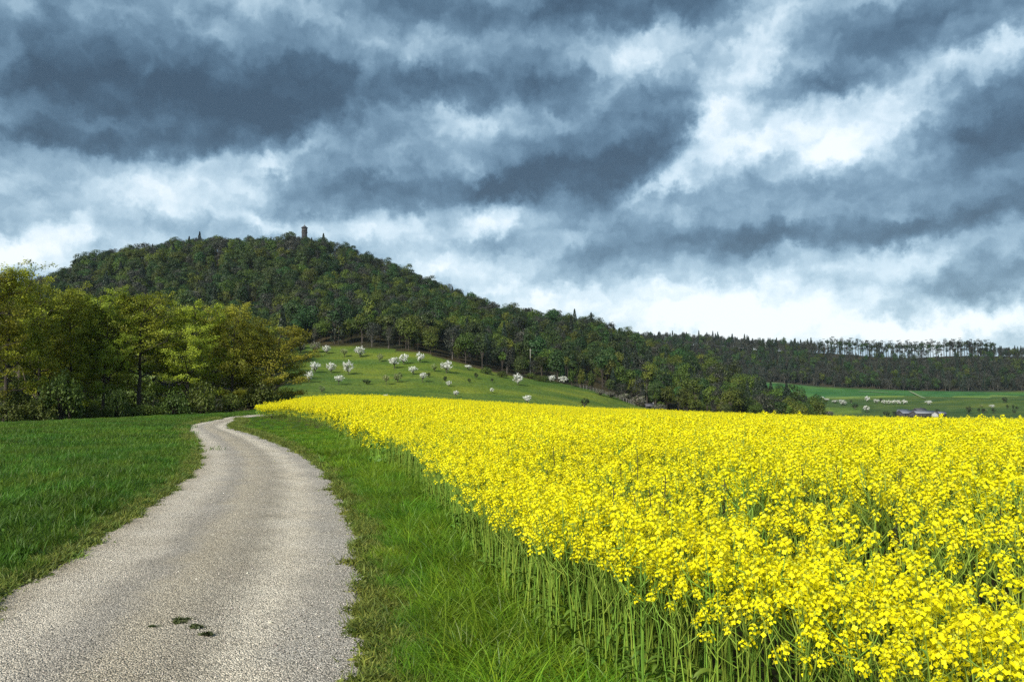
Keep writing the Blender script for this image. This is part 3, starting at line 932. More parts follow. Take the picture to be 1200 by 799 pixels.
def build_grass():
    # --- meadow left of the track
    near_p = [grass_patch('meadow_patch_%d' % i, 400, 0.42, 0.09, 0.29, 0.005, 0.012, 0.5, MAT['meadow'], 20 + i, herbs=90 if i % 2 else 30) for i in range(4)]
    far_p = [grass_patch('meadow_tall_%d' % i, 900, 1.15, 0.10, 0.24, 0.010, 0.022, 0.5, MAT['meadow'], 30 + i) for i in range(3)]
    P = grid_points(0.44, -30, 2, 0, 30, rng)
    P = P[in_view(P[:, 0], P[:, 1], 2.5) & (np.hypot(P[:, 0], P[:, 1]) < 27)]
    dl, dr = off_road(P[:, 0], P[:, 1])
    keep = dl < -0.10
    P, dl = P[keep], dl[keep]
    s = (0.75 + 0.5 * rng.random(len(P))) * np.clip(0.42 + (-dl) * 0.8, 0.42, 1.0)
    P2 = grid_points(1.35, -75, 10, 24, 116, rng)
    P2 = P2[in_view(P2[:, 0], P2[:, 1], 4, 37) & (np.hypot(P2[:, 0], P2[:, 1]) >= 25)]
    dl2, dr2 = off_road(P2[:, 0], P2[:, 1])
    keep = dl2 < -0.75
    P2 = P2[keep]
    s2 = 0.8 + 0.5 * rng.random(len(P2))
    allP = np.concatenate([with_z(P), with_z(P2)])
    n1, n2 = len(P), len(P2)
    scatter('meadow_grass', near_p + far_p, allP, rz_only(n1 + n2, rng), np.concatenate([s, s2]),
            np.concatenate([rng.integers(0, 4, n1), 4 + rng.integers(0, 3, n2)]),
            'short dark green meadow grass left of the gravel track', 'grass')
    # --- long grass on the verge between track and crop
    v_near = [grass_patch('verge_patch_%d' % i, 330, 0.30, 0.14, 0.44, 0.004, 0.0095, 0.85, MAT['verge'], 40 + i) for i in range(5)]
    v_far = [grass_patch('verge_tall_%d' % i, 520, 0.62, 0.16, 0.42, 0.008, 0.018, 0.7, MAT['verge'], 50 + i) for i in range(3)]
    P = grid_points(0.27, -8, 4, 0.8, 17, rng)
    P = P[in_view(P[:, 0], P[:, 1], 2.0)]
    dl, dr = off_road(P[:, 0], P[:, 1]); dc = side_dist(crop_edge, P[:, 0], P[:, 1])
    keep = (dr > 0.12) & (dc < 0.25)
    P, dr, dc = P[keep], dr[keep], dc[keep]
    s = (0.65 + 0.55 * rng.random(len(P))) * np.clip(0.30 + dr * 0.85, 0.3, 1.0) * np.where(dc > -0.1, 0.85, 1)
    P2 = grid_points(0.6, -30, 2, 15, 80, rng)
    dl, dr2 = off_road(P2[:, 0], P2[:, 1]); dc2 = side_dist(crop_edge, P2[:, 0], P2[:, 1])
    keep = (dr2 > 0.35) & (dc2 < 0.5) & (np.hypot(P2[:, 0], P2[:, 1]) > 16.5)
    P2 = P2[keep]
    s2 = (0.6 + 0.5 * rng.random(len(P2))) * np.clip(0.45 + dr2[keep] * 0.5, 0.45, 1.0) * np.interp(np.hypot(P2[:, 0], P2[:, 1]), [26, 38, 46], [1.0, 0.4, 0.22])
    n1, n2 = len(P), len(P2)
    scatter('verge_grass', v_near + v_far, np.concatenate([with_z(P), with_z(P2)]), rz_only(n1 + n2, rng), np.concatenate([s, s2]),
            np.concatenate([rng.integers(0, 5, n1), 5 + rng.integers(0, 3, n2)]),
            'long bright green grass on the verge beside the yellow crop', 'grass')
    # --- low moss and trodden grass creeping over the track edges
    mp = []
    for i in range(4):
        r_ = np.random.default_rng(60 + i)
        mb = MB()
        n = 110
        q = r_.normal(size=(n, 2)) * 0.055
        leaves(mb, np.column_stack([q, 0.006 + 0.022 * r_.random(n) * np.exp(-(q ** 2).sum(1) / 0.006)]), 0.028, r_, up=0.8)
        q = r_.normal(size=(40, 2)) * 0.05
        blades(mb, np.column_stack([q, np.zeros(40)]), 0.03 + 0.06 * r_.random(40), np.full(40, 0.005), np.full(40, 0.9), r_)
        mp.append(mb.obj('edge_moss_%d' % i, MAT['moss'], linked=False))
    Ps, Ss = [], []
    for edge, sgn in ((rl, -1), (rr, 1)):
        seg = edge[(edge[:, 1] > 1) & (edge[:, 1] < 60)]
        d = np.gradient(seg, axis=0); d /= np.linalg.norm(d, axis=1)[:, None]
        nn = np.stack([d[:, 1], -d[:, 0]], -1) * sgn                     # towards the grass
        cum = np.concatenate([[0], np.cumsum(np.linalg.norm(np.diff(seg, axis=0), axis=1))])
        n = 3000
        q = cum[-1] * rng.random(n) ** 1.6
        bx, by = np.interp(q, cum, seg[:, 0]), np.interp(q, cum, seg[:, 1])
        nx_, ny_ = np.interp(q, cum, nn[:, 0]), np.interp(q, cum, nn[:, 1])
        wav = 0.05 * np.sin(q * 2.3) + 0.04 * np.sin(q * 5.9 + 1)
        o_ = 0.10 + wav + rng.normal(size=n) * 0.09
        Ps.append(np.stack([bx + nx_ * o_, by + ny_ * o_], -1))
        Ss.append((0.5 + 0.9 * rng.random(n)) * (1 + q / 45))
    P = np.concatenate(Ps); S = np.concatenate(Ss)
    scatter('edge_moss', mp, with_z(P, 0.012), rz_only(len(P), rng), S, rng.integers(0, 4, len(P)), 'low olive moss and trodden grass along the track edges', 'moss')


build_grass()


# ------------------------------------------------------------------ loose stones on the track
def build_stones():
    MAT['stone'] = foliage_mat('loose_stone', (0.19, 0.175, 0.15), (0.42, 0.385, 0.33), trans=0, rough=0.9, obj_var=0.45)
    pr = []
    for i in range(4):
        r_ = np.random.default_rng(80 + i)
        t = (1 + 5 ** 0.5) / 2
        V = np.array([(-1, t, 0), (1, t, 0), (-1, -t, 0), (1, -t, 0), (0, -1, t), (0, 1, t), (0, -1, -t), (0, 1, -t), (t, 0, -1), (t, 0, 1), (-t, 0, -1), (-t, 0, 1)], float)
        V = V / np.linalg.norm(V[0]) * (0.75 + 0.5 * r_.random((12, 1))) * np.array([1, 0.75, 0.5])
        F = [(0, 11, 5), (0, 5, 1), (0, 1, 7), (0, 7, 10), (0, 10, 11), (1, 5, 9), (5, 11, 4), (11, 10, 2), (10, 7, 6), (7, 1, 8), (3, 9, 4), (3, 4, 2), (3, 2, 6), (3, 6, 8), (3, 8, 9), (4, 9, 5), (2, 4, 11), (6, 2, 10), (8, 6, 7), (9, 8, 1)]
        mb = MB(); mb.add(V, F, a=r_.random())
        pr.append(mb.obj('stone_%d' % i, MAT['stone'], linked=False))
    rg = np.random.default_rng(5)
    n = 42000
    k = (NRD - 1) * 0.0
    seg = np.nonzero((rl[:, 1] > 2.0) & (rl[:, 1] < 26))[0]
    ii = seg[0] + (seg[-1] - seg[0]) * rg.random(n) ** 1.25
    i0 = ii.astype(int); f = (ii - i0)[:, None]
    L_, R_ = rl[i0] * (1 - f) + rl[i0 + 1] * f, rr[i0] * (1 - f) + rr[i0 + 1] * f
    t = 0.01 + 0.98 * rg.random((n, 1))
    P = L_ * (1 - t) + R_ * t
    tt = t[:, 0]
    prof = 0.045 * np.sin(math.pi * tt) ** 0.6 - 0.025 * (np.exp(-((tt - 0.27) / 0.11) ** 2) + np.exp(-((tt - 0.75) / 0.11) ** 2))
    Z = zfun(P[:, 0], P[:, 1]) + 0.013 + prof
    s = 0.003 + 0.0055 * rg.random(n) ** 2.5 + (rg.random(n) < 0.006) * 0.008
    rot = rg.random((n, 3)) * np.array([0.6, 0.6, 6.28])
    scatter('loose_gravel', pr, np.column_stack([P, Z]), rot, s, rg.integers(0, 4, n), 'loose pale gravel stones strewn over the track', 'gravel')


build_stones()


def weeds():
    spots = [(212, 735, 0.20, 0.05, 'thin dark weed strip, farthest of the cluster on the track'),
             (208, 739, 0.15, 0.055, 'dark weed tuft at the left of the cluster on the track'),
             (230, 743.5, 0.15, 0.07, 'dark brownish weed tuft in the middle of the track cluster'),
             (242, 752.5, 0.11, 0.04, 'dark weed tuft at the near right of the track cluster'),
             (177, 744.5, 0.09, 0.03, 'small dark weed tuft lying left of the track cluster')]
    for k, (px, py, lx, ly, lab) in enumerate(spots):
        r_ = np.random.default_rng(200 + k)
        X, Y = flat_px(px, py)
        mb = MB()
        n = 150
        cc = np.column_stack([np.linspace(-0.40, 0.40, 5) * lx * 0.45, r_.normal(size=5) * ly * 0.25]); ww = (0.4 + r_.random(5)) * lx * 0.085
        kk = r_.integers(0, 5, n)
        q = cc[kk] + np.clip(r_.normal(size=(n, 2)), -1.6, 1.6) * ww[kk][:, None]
        hgt = 0.010 * np.exp(-(q[:, 0] / lx / 0.5) ** 2)
        leaves(mb, np.column_stack([q, 0.003 + hgt * r_.random(n)]), 0.022, r_, up=0.7)
        q = r_.normal(size=(70, 2)) * np.array([lx * 0.30, ly * 0.34])
        blades(mb, np.column_stack([q, np.zeros(70)]), 0.012 + 0.016 * r_.random(70), np.full(70, 0.004), np.full(70, 1.0), r_)
        o = mb.obj('weed_tuft', MAT['weed'])
        o.location = (X, Y, float(zfun(X, Y)) + 0.052)
        tag(o, lab, 'weed', 'weed tufts growing in the track')


weeds()

# ------------------------------------------------------------------ rapeseed
MAT['stalk'] = foliage_mat('dark_stalk', (0.035, 0.035, 0.014), (0.08, 0.085, 0.03), trans=0.1, obj_var=0.3)


def flower_head(seed, nfl, detail=2, length=0.11, rad=0.032):
    """raceme: open flowers around the axis, green buds on top, short pedicels"""
    r_ = np.random.default_rng(seed)
    mb = MB()
    tube(mb, [(0, 0, -length * 0.25), (0, 0, length)], [0.0022, 0.0012], 3, 1, 0.6)
    t = np.linspace(0.12, 1, nfl) ** 0.8
    ph = np.arange(nfl) * 2.39996 + r_.random()
    R = rad * (1.05 - 0.55 * t ** 3) * (0.75 + 0.5 * r_.random(nfl))
    C = np.stack([R * np.cos(ph), R * np.sin(ph), t * length + 0.004 * r_.normal(size=nfl)], -1)
    out = np.stack([np.cos(ph), np.sin(ph), 0.5 + 0.9 * t], -1)
    out += r_.normal(size=out.shape) * 0.25
    out /= np.linalg.norm(out, axis=1)[:, None]
    ref = np.cross(out, r_.normal(size=out.shape)); ref /= np.linalg.norm(ref, axis=1)[:, None]
    b = np.cross(out, ref)
    pv = r_.random(nfl)
    if detail == 2:
        s = 0.0080 * (0.85 + 0.35 * r_.random(nfl))[:, None]
        for k in range(4):
            a = k * math.pi / 2
            d = ref * math.cos(a) + b * math.sin(a)
            e = -ref * math.sin(a) + b * math.cos(a)
            V = np.stack([C - out * 0.001, C + d * s * 0.75 + e * s * 0.62 + out * 0.002, C + d * s * 1.35 + out * 0.0005, C + d * s * 0.75 - e * s * 0.62 + out * 0.002], 1)
            mb.add(V.reshape(-1, 3), np.arange(4 * nfl).reshape(-1, 4), 0, np.repeat(pv, 4))
        # pedicels
        for c, p in zip(C[::2], ph[::2]):
            z0 = max(0.0, c[2] - 0.022)
            mb.add([(0.0015, 0, z0), (-0.0015, 0, z0), tuple(c)], [(0, 1, 2)], 1, 0.5)
    else:
        s = (0.0115 if detail == 1 else 0.021) * (0.85 + 0.35 * r_.random(nfl))[:, None]
        V = np.stack([C - ref * s, C - b * s, C + ref * s, C + b * s], 1)
        mb.add(V.reshape(-1, 3), np.arange(4 * nfl).reshape(-1, 4), 0, np.repeat(pv, 4))
    nb = 9 if detail == 2 else 3
    q = r_.normal(size=(nb, 3)) * np.array([0.007, 0.007, 0.004]) + np.array([0, 0, length * 1.03])
    leaves(mb, q, 0.010 if detail == 2 else 0.016, r_, up=0.5, mi=1)
    return mb


HEADS = [flower_head(300 + i, 11 + 2 * (i % 3), 2, 0.046 + 0.012 * (i % 3), 0.024 + 0.004 * (i % 2)).mesh('flower_head', [MAT['petal'], MAT['bud']]) for i in range(5)]


def leaf_mb(seed, L=0.16, W=0.045):
    r_ = np.random.default_rng(seed)
    n = 6
    t = np.linspace(0, 1, n)
    wv = W * np.sin(math.pi * np.clip(t * 0.93 + 0.07, 0, 1)) ** 0.8 * (0.8 + 0.4 * r_.random(n))
    y = L * t; z = 0.05 * np.sin(t * 2.4) - 0.06 * t * t * (0.5 + r_.random())
    V = np.concatenate([np.stack([-wv / 2, y, z + 0.012], -1), np.stack([0 * t, y, z], -1), np.stack([wv / 2, y, z + 0.012], -1)])
    F = []
    for i in range(n - 1):
        F += [(i, i + 1, n + i + 1, n + i), (n + i, n + i + 1, 2 * n + i + 1, 2 * n + i)]
    mb = MB(); mb.add(V, F, 0, 0.2 + 0.7 * r_.random()); return mb


LEAVES = [leaf_mb(330 + i, 0.13 + 0.03 * i, 0.035 + 0.008 * i).mesh('leaf', [MAT['rleaf']]) for i in range(3)]


def rape_plan(seed, H, heads, low=0.55):
    """stem mesh plus where its flower heads and leaves sit"""
    r_ = np.random.default_rng(seed)
    mb = MB()
    lean = r_.normal(size=2) * 0.05
    zz = np.linspace(0, 1, 6)
    pts = np.stack([lean[0] * zz * zz * H + 0.006 * np.sin(zz * 5), lean[1] * zz * zz * H, zz * H], -1)
    tube(mb, pts, 0.0054 * (1.05 - 0.65 * zz), 5, 0, 0.3 + 0.5 * r_.random())
    hd = [(tuple(pts[-1]), (r_.normal() * .1, r_.normal() * .1, r_.random() * 6.28), 1.0 + 0.25 * r_.random())]
    lf = []
    ph = r_.random() * 6.28
    for k in range(heads - 1):
        t = low + (0.93 - low) * (k + 0.6 * r_.random()) / max(1, heads - 1)
        b0 = np.array([np.interp(t, zz, pts[:, i]) for i in range(3)])
        ph += 2.4
        up = (H * (1.0 - 0.10 * r_.random()) - b0[2]) * (0.52 + 0.46 * r_.random() ** 0.6)
        ou = 0.05 + 0.09 * r_.random() + up * 0.10
        d = np.array([math.cos(ph), math.sin(ph), 0])
        b1 = b0 + d * ou * 0.65 + np.array([0, 0, up * 0.45]); b2 = b0 + d * ou + np.array([0, 0, up])
        tube(mb, [b0, b1, b2], [0.0032, 0.0026, 0.0018], 4, 0, 0.6)
        hd.append((tuple(b2), (r_.normal() * .18, r_.normal() * .18, r_.random() * 6.28), 0.7 + 0.35 * r_.random()))
        lf.append((tuple(b0), (0.6 + 0.3 * r_.random(), 0, ph - 1.57), 0.22 + 0.2 * r_.random()))
    for k in range(4):
        t = 0.08 + 0.45 * r_.random()
        b0 = np.array([np.interp(t, zz, pts[:, i]) for i in range(3)])
        lf.append((tuple(b0), (0.5 - 0.9 * r_.random(), 0.2 * r_.normal(), r_.random() * 6.28), 0.75 - 0.6 * t + 0.2 * r_.random()))
    return mb, hd, lf


def xform(me_v, loc, rot, s):
    R = np.array(Matrix.Rotation(rot[2], 3, 'Z') @ Matrix.Rotation(rot[1], 3, 'Y') @ Matrix.Rotation(rot[0], 3, 'X'))
    return (me_v * s) @ R.T + np.asarray(loc)


def mesh_arrays(me):
    V = np.empty(len(me.vertices) * 3, np.float32); me.vertices.foreach_get('co', V)
    A = np.empty(len(me.vertices), np.float32); me.attributes['v'].data.foreach_get('value', A)
    tot = np.empty(len(me.polygons), np.int32); me.polygons.foreach_get('loop_total', tot)
    st = np.empty(len(me.polygons), np.int32); me.polygons.foreach_get('loop_start', st)
    mi = np.empty(len(me.polygons), np.int32); me.polygons.foreach_get('material_index', mi)
    li = np.empty(len(me.loops), np.int32); me.loops.foreach_get('vertex_index', li)
    out = []
    for k in (3, 4):
        for m in (0, 1):
            sel = (tot == k) & (mi == m)
            if sel.any():
                out.append((li[st[sel][:, None] + np.arange(k)[None, :]], m))
    return V.reshape(-1, 3), A, out


def add_mesh(mb, arr, loc, rot, s, mat_map):
    V, A, fs = arr
    b = mb.n
    first = True
    for F, m in fs:
        if first:
            mb.add(xform(V, loc, rot, s), F, mat_map[m], A); first = False
        else:
            mb.F.append(F.astype(np.int64) + b); mb.MI.append(np.full(len(F), mat_map[m], np.int32))


HEAD_ARR = [mesh_arrays(m) for m in HEADS]
LEAF_ARR = [mesh_arrays(m) for m in LEAVES]
MID_HEAD = [mesh_arrays(flower_head(340 + i, 11, 1, 0.055, 0.028).mesh('mid_head', [MAT['petal'], MAT['bud']])) for i in range(3)]
FAR_HEAD = [mesh_arrays(flower_head(350 + i, 5, 0, 0.055, 0.034).mesh('far_head', [MAT['petal'], MAT['bud']])) for i in range(3)]
PLANS = []
for i in range(10):
    edge_kind = i < 4                                   # slim plants of the field margin, few flowers
    PLANS.append(rape_plan(400 + i, (0.94 if edge_kind else 1.01) + 0.03 * (i % 3), (6 if edge_kind else 9 + i % 3), 0.60 if edge_kind else 0.58))
STEMS = [p[0].mesh('stem', [MAT['rstem']]) for p in PLANS]


def joined_plant(i, head_arr, name, leaves_n=8):
    mb = MB()
    add_mesh(mb, mesh_arrays(STEMS[i]), (0, 0, 0), (0, 0, 0), 1.0, {0: 1})
    for k, (l, r, s) in enumerate(PLANS[i][1]):
        add_mesh(mb, head_arr[(i + k) % len(head_arr)], l, r, s, {0: 0, 1: 2})
    for k, (l, r, s) in enumerate(PLANS[i][2][-leaves_n:]):
        add_mesh(mb, LEAF_ARR[k % 3], l, r, s, {0: 3})
    return mb.obj(name, [MAT['petal'], MAT['rstem'], MAT['bud'], MAT['rleaf']], linked=False)


def build_rape():
    rg = np.random.default_rng(17)
    # ---- near plants
    P = grid_points(0.150, -9, 17, 1.2, 19.5, rg, 1.0)
    r = np.hypot(P[:, 0], P[:, 1])
    P = P[in_view(P[:, 0], P[:, 1], 0.9, 34.5) & (r < 19) & (r > 1.7)]
    e = side_dist(crop_edge, P[:, 0], P[:, 1])
    P, e = P[e > 0], e[e > 0]
    Q = grid_points(0.115, -4, 4, 2, 12, rg, 1.0)
    eq = side_dist(crop_edge, Q[:, 0], Q[:, 1])
    ok = (eq > 0) & (eq < 0.75) & (np.hypot(Q[:, 0], Q[:, 1]) > 2.2)
    P, e = np.concatenate([P, Q[ok]]), np.concatenate([e, eq[ok] * 0.5])
    edge_zone = e < (0.30 + 0.35 * rg.random(len(P))) * np.interp(np.hypot(P[:, 0], P[:, 1]), [3, 4.2, 6, 9], [2.2, 2.7, 2.0, 1.0])
    lo = (np.sin(P[:, 0] * 1.9 + 0.6 * P[:, 1]) + np.sin(P[:, 1] * 1.3 - 0.7 * P[:, 0] + 2)) * 0.025
    h = (1.0 + lo + 0.05 * rg.normal(size=len(P))) * np.where(edge_zone, 0.90 + 0.20 * rg.random(len(P)), 1.0)
    h *= np.clip(0.90 + e * 0.06, 0.90, 1.02)
    kind = np.where(edge_zone, rg.integers(0, 4, len(P)), rg.integers(4, 10, len(P)))
    h += np.where(edge_zone, 0.0, 0.05 * rg.normal(size=len(P)))
    thin = edge_zone | (np.hypot(P[:, 0], P[:, 1]) > 8) | (rg.random(len(P)) < 0.56)
    P, e, h, kind, edge_zone = P[thin], e[thin], h[thin], kind[thin], edge_zone[thin]
    rot = rz_only(len(P), rg, 0.07)
    r = np.hypot(P[:, 0], P[:, 1])
    W = with_z(P)
    # which can be seen large: nearest ones inside the frame
    dirx = P[:, 0] / P[:, 1]
    top_y = 465 + FPX * (CAMH - 1.0 * h) / np.maximum(P[:, 1], 0.1)
    vis = (P[:, 1] > 1.9) & (np.abs(dirx) < 0.66) & (top_y < 812)
    order = np.argsort(np.where(vis, r, 1e9))[:300]
    single = np.zeros(len(P), bool); single[order] = True
    for n_, i in enumerate(order):
        k = int(kind[i])
        o = empty('rape_plant', W[i], rot[i, 2], float(h[i]))
        o.rotation_euler = tuple(rot[i])
        c_ = 600 + FPX * dirx[i]
        part_ = 'over the verge grass' if c_ < 760 else ('at the bottom middle' if c_ < 900 else ('at the bottom right' if c_ < 1060 else 'in the bottom right corner'))
        lab = ('slim rape plant with few yellow flowers on the crop edge ' if k < 4 else 'full flowering yellow rape plant in the near crop ') + part_
        tag(o, lab, 'rape plant', lab.replace('plant', 'plants'))
        st = bpy.data.objects.new('stem', STEMS[k]); link(st, o)
        for q, (l, rr_, s) in enumerate(PLANS[k][1]):
            c = bpy.data.objects.new('flower_head', HEADS[(k + q) % 5]); link(c, o)
            c.location, c.rotation_euler, c.scale = l, rr_, (s, s, s)
        for q, (l, rr_, s) in enumerate(PLANS[k][2][-8:]):
            c = bpy.data.objects.new('leaf', LEAVES[q % 3]); link(c, o)
            c.location, c.rotation_euler, c.scale = l, rr_, (s, s, s)
    full = [joined_plant(i, HEAD_ARR, 'rape_kind_%02d' % i) for i in range(10)]
    mid = [joined_plant(i, MID_HEAD, 'rape_kind_%02d' % (10 + i), 4) for i in range(10)]
    # ---- far crop: patches of many plants
    patches = []
    for i in range(5):
        r_ = np.random.default_rng(500 + i)
        mb = MB()
        for q in range(64):
            x, y = (r_.random(2) - 0.5) * 1.7
            H = 0.94 + 0.065 * r_.normal()
            b = mb.n
            tube(mb, [(x, y, 0.25), (x, y, H)], [0.008, 0.004], 3, 1, r_.random())
            for w in range(7):
                dx, dy = r_.normal(size=2) * 0.085
                add_mesh(mb, FAR_HEAD[w % 3], (x + dx, y + dy, H - 0.06 - 0.28 * r_.random() ** 1.3 * (w > 0)), (r_.normal() * .2, r_.normal() * .2, r_.random() * 6), 1.0 + 0.3 * r_.random(), {0: 0, 1: 2})
        n = 260
        leaves(mb, np.column_stack([(r_.random((n, 2)) - 0.5) * 1.7, 0.25 + 0.5 * r_.random(n)]), 0.11, r_, up=0.3, mi=3)
        # a stalk or two standing proud of the crop
        if i < 4:
            x, y = (r_.random(2) - 0.5) * 1.2
            tube(mb, [(x, y, 0.8), (x + 0.02, y, 1.30)], [0.007, 0.004], 3, 1, 0.2)
            for w in range(3):
                add_mesh(mb, FAR_HEAD[w % 3], (x + 0.05 * r_.normal(), y + 0.05 * r_.normal(), 1.20 - 0.05 * w), (0, 0, w), 0.9, {0: 0, 1: 2})
        patches.append(mb.obj('rape_kind_%02d' % (20 + i), [MAT['petal'], MAT['rstem'], MAT['bud'], MAT['rleaf']], linked=False))
    # bolted dark stalks
    stalks = []
    for i in range(3):
        r_ = np.random.default_rng(560 + i)
        mb = MB()
        H = 0.98 + 0.07 * i
        tube(mb, [(0, 0, 0), (0.01, 0, H * 0.6), (0.03 * r_.normal(), 0.02, H)], [0.006, 0.005, 0.003], 5, 0, 0.2)
        n = 6
        t = r_.random(n)
        leaves(mb, np.column_stack([r_.normal(size=(n, 2)) * 0.012, H * (0.80 + 0.2 * t)]), 0.024, r_, up=0.2, a=0.5 * r_.random(n))
        stalks.append(mb.obj('rape_kind_%02d' % (25 + i), [MAT['stalk']], linked=False))
    rest = ~single
    idx = np.where(r[rest] < 9.5, kind[rest], 10 + kind[rest])
    P2 = grid_points(1.28, -30, 95, 14, 116, rg, 0.8)
    r2 = np.hypot(P2[:, 0], P2[:, 1])
    P2 = P2[(r2 > 18.0) & in_view(P2[:, 0], P2[:, 1], 5, 36)]
    P2 = P2[in_crop(P2[:, 0], P2[:, 1])]
    e2 = side_dist(crop_edge, P2[:, 0], P2[:, 1])
    P2 = P2[e2 > 0.55]; e2 = e2[e2 > 0.55]
    s2 = 0.96 + 0.10 * rg.random(len(P2))
    # fringe of single plants along the far crop edge
    P3 = grid_points(0.30, -26, 2, 15, 100, rg, 1.0)
    e3 = side_dist(crop_edge, P3[:, 0], P3[:, 1])
    ok = (e3 > -0.05) & (e3 < 1.0) & (np.hypot(P3[:, 0], P3[:, 1]) > 18.5)
    P3, e3 = P3[ok], e3[ok]
    s3 = (0.45 + 0.55 * np.clip(e3 / 0.8, 0, 1)) * (0.85 + 0.3 * rg.random(len(P3)))
    # proud stalks over the whole field
    nst = 900
    rs = 5 + 60 * rg.random(nst) ** 1.3; an = np.radians(-20 + 56 * rg.random(nst))
    P4 = np.stack([rs * np.sin(an), rs * np.cos(an)], -1)
    P4 = P4[side_dist(crop_edge, P4[:, 0], P4[:, 1]) > 0.5]
    allP = np.concatenate([W[rest], with_z(P2), with_z(P3), with_z(P4)])
    allR = np.concatenate([rot[rest], rz_only(len(P2), rg, 0.02), rz_only(len(P3), rg, 0.06), rz_only(len(P4), rg, 0.03)])
    allS = np.concatenate([h[rest], s2, s3, 0.88 + 0.2 * rg.random(len(P4))])
    allI = np.concatenate([idx, 20 + rg.integers(0, 5, len(P2)), 14 + rg.integers(0, 6, len(P3)), 25 + rg.integers(0, 3, len(P4))])
    scatter('rape_crop', full + mid + patches + stalks, allP, allR, allS, allI, 'dense yellow rape crop in flower covering the field on the right', 'rape crop')
    print('rape', rest.sum(), len(P2), len(P3))


build_rape()

# ------------------------------------------------------------------ trees: skeleton grown limb by limb
def grow_tree(seed, H, R, base=0.12, n_limb=20, leaf=0.20, per_twig=34, flat=0.75, fork=0.0, dens_top=1.0, trunk_r=None, flat_up=0.25):
    """-> (wood MB, foliage MB); limbs leave the trunk, bend up, split twice; leaf sprays sit on the twigs"""
    r_ = np.random.default_rng(seed)
    wood, fol = MB(), MB()
    tr = trunk_r or H * 0.014
    zz = np.linspace(0, 1, 9)
    wob = np.cumsum(r_.normal(size=(9, 2)) * 0.012 * H, axis=0) * zz[:, None]
    trunk = np.column_stack([wob, zz * H * 0.93])
    tube(wood, trunk, tr * (1.15 - 1.0 * zz ** 0.8) + 0.012, 8)
    C, CA = [], []
    ph = r_.random() * 6.28
    for k in range(n_limb):
        t = base + (0.97 - base) * ((k + r_.random() * 0.7) / n_limb) ** 0.85
        b0 = np.array([np.interp(t, zz, trunk[:, i]) for i in range(3)])
        ph += 2.4 + r_.normal() * 0.35
        # crown outline: widest a third of the way up, rounded top
        prof = (math.sin(math.pi * min(1, max(0.02, (t - base * 0.4) / (1.04 - base * 0.4))) ** 0.75)) ** 0.6
        Ln = R * prof * (0.8 + 0.4 * r_.random()) + 0.4
        rise = (0.15 + 0.9 * t) * Ln * (0.6 + 0.5 * r_.random())
        d = np.array([math.cos(ph), math.sin(ph), 0])
        s = np.linspace(0, 1, 5)
        limb = b0 + np.outer(s, d) * Ln + np.column_stack([0 * s, 0 * s, rise * (0.35 * s + 0.65 * s ** 1.7)])
        limb[1:] += r_.normal(size=(4, 3)) * 0.06 * Ln
        limb[:, 2] = np.minimum(limb[:, 2], H * (0.99 + 0.02 * r_.random()))
        lr = tr * (0.50 - 0.30 * t)
        tube(wood, limb, lr * (1.05 - 0.85 * s) + 0.008, 5)
        nsub = 6
        for q in range(nsub):
            if r_.random() < 0.18: continue
            u = 0.36 + 0.64 * (q + r_.random() * 0.6) / nsub
            c0 = np.array([np.interp(u, s, limb[:, i]) for i in range(3)])
            a2 = ph + (1 if q % 2 else -1) * (0.5 + 0.7 * r_.random())
            l2 = Ln * (0.50 - 0.2 * u) * (0.7 + 0.6 * r_.random()) + 0.35
            e2 = c0 + np.array([math.cos(a2) * l2, math.sin(a2) * l2, l2 * (0.10 + 0.55 * r_.random())])
            m2 = (c0 + e2) / 2 + r_.normal(size=3) * 0.08 * l2
            tube(wood, [c0, m2, e2], [lr * 0.32 + 0.006, lr * 0.22 + 0.005, 0.006], 4)
            for w in range(4):
                v = 0.3 + 0.7 * (w + r_.random() * 0.5) / 4
                f0 = c0 * (1 - v) + e2 * v if v < 0.5 else m2 * (2 - 2 * v) + e2 * (2 * v - 1)
                a3 = a2 + r_.normal() * 0.9
                l3 = (0.25 + 0.45 * r_.random()) * (0.5 + R * 0.13)
                f1 = f0 + np.array([math.cos(a3) * l3, math.sin(a3) * l3, l3 * (0.02 + 0.5 * r_.random())])
                wood.add([f0 + (0.012, 0, 0), f0 - (0.012, 0, 0), f1], [(0, 1, 2)])
                C += [f0 * 0.4 + f1 * 0.6, f1]
                CA += [r_.random()] * 2
    C, CA = np.array(C), np.array(CA)
    n = len(C)
    m = max(1, per_twig // 2)
    # a clump per twig point, flattened spray
    off = r_.normal(size=(n, m, 3)) * np.array([1, 1, flat]) * (0.15 + 0.018 * R)
    P = (C[:, None, :] + off).reshape(-1, 3)
    A = np.clip(np.repeat(CA, m) * 0.6 + 0.2 + r_.normal(size=n * m) * 0.15, 0, 1)
    P[:, 2] = np.maximum(P[:, 2], 0.1)
    cc = np.array([0, 0, H * 0.5])
    od = (P - cc) / np.array([R, R, H * 0.5]); od /= np.linalg.norm(od, axis=1)[:, None] + 1e-6
    leaves(fol, P, leaf, r_, up=0.25, outdir=od * 1.5, a=A, jit=0.8)
    # outer billows that round the crown off
    nb = 46
    d = r_.normal(size=(nb, 3)); d /= np.linalg.norm(d, axis=1)[:, None]
    d[:, 2] = np.where(d[:, 2] < -0.5, -d[:, 2], d[:, 2])
    zc = H * (0.50 + base * 0.4)
    B = d * np.array([R * 0.74, R * 0.74, (H - zc) * 0.88]) * (0.80 + 0.22 * r_.random((nb, 1))) + np.array([0, 0, zc])
    per = 150
    dd = r_.normal(size=(nb, per, 3)); dd /= np.linalg.norm(dd, axis=2)[..., None]
    br = R * (0.17 + 0.12 * r_.random(nb))
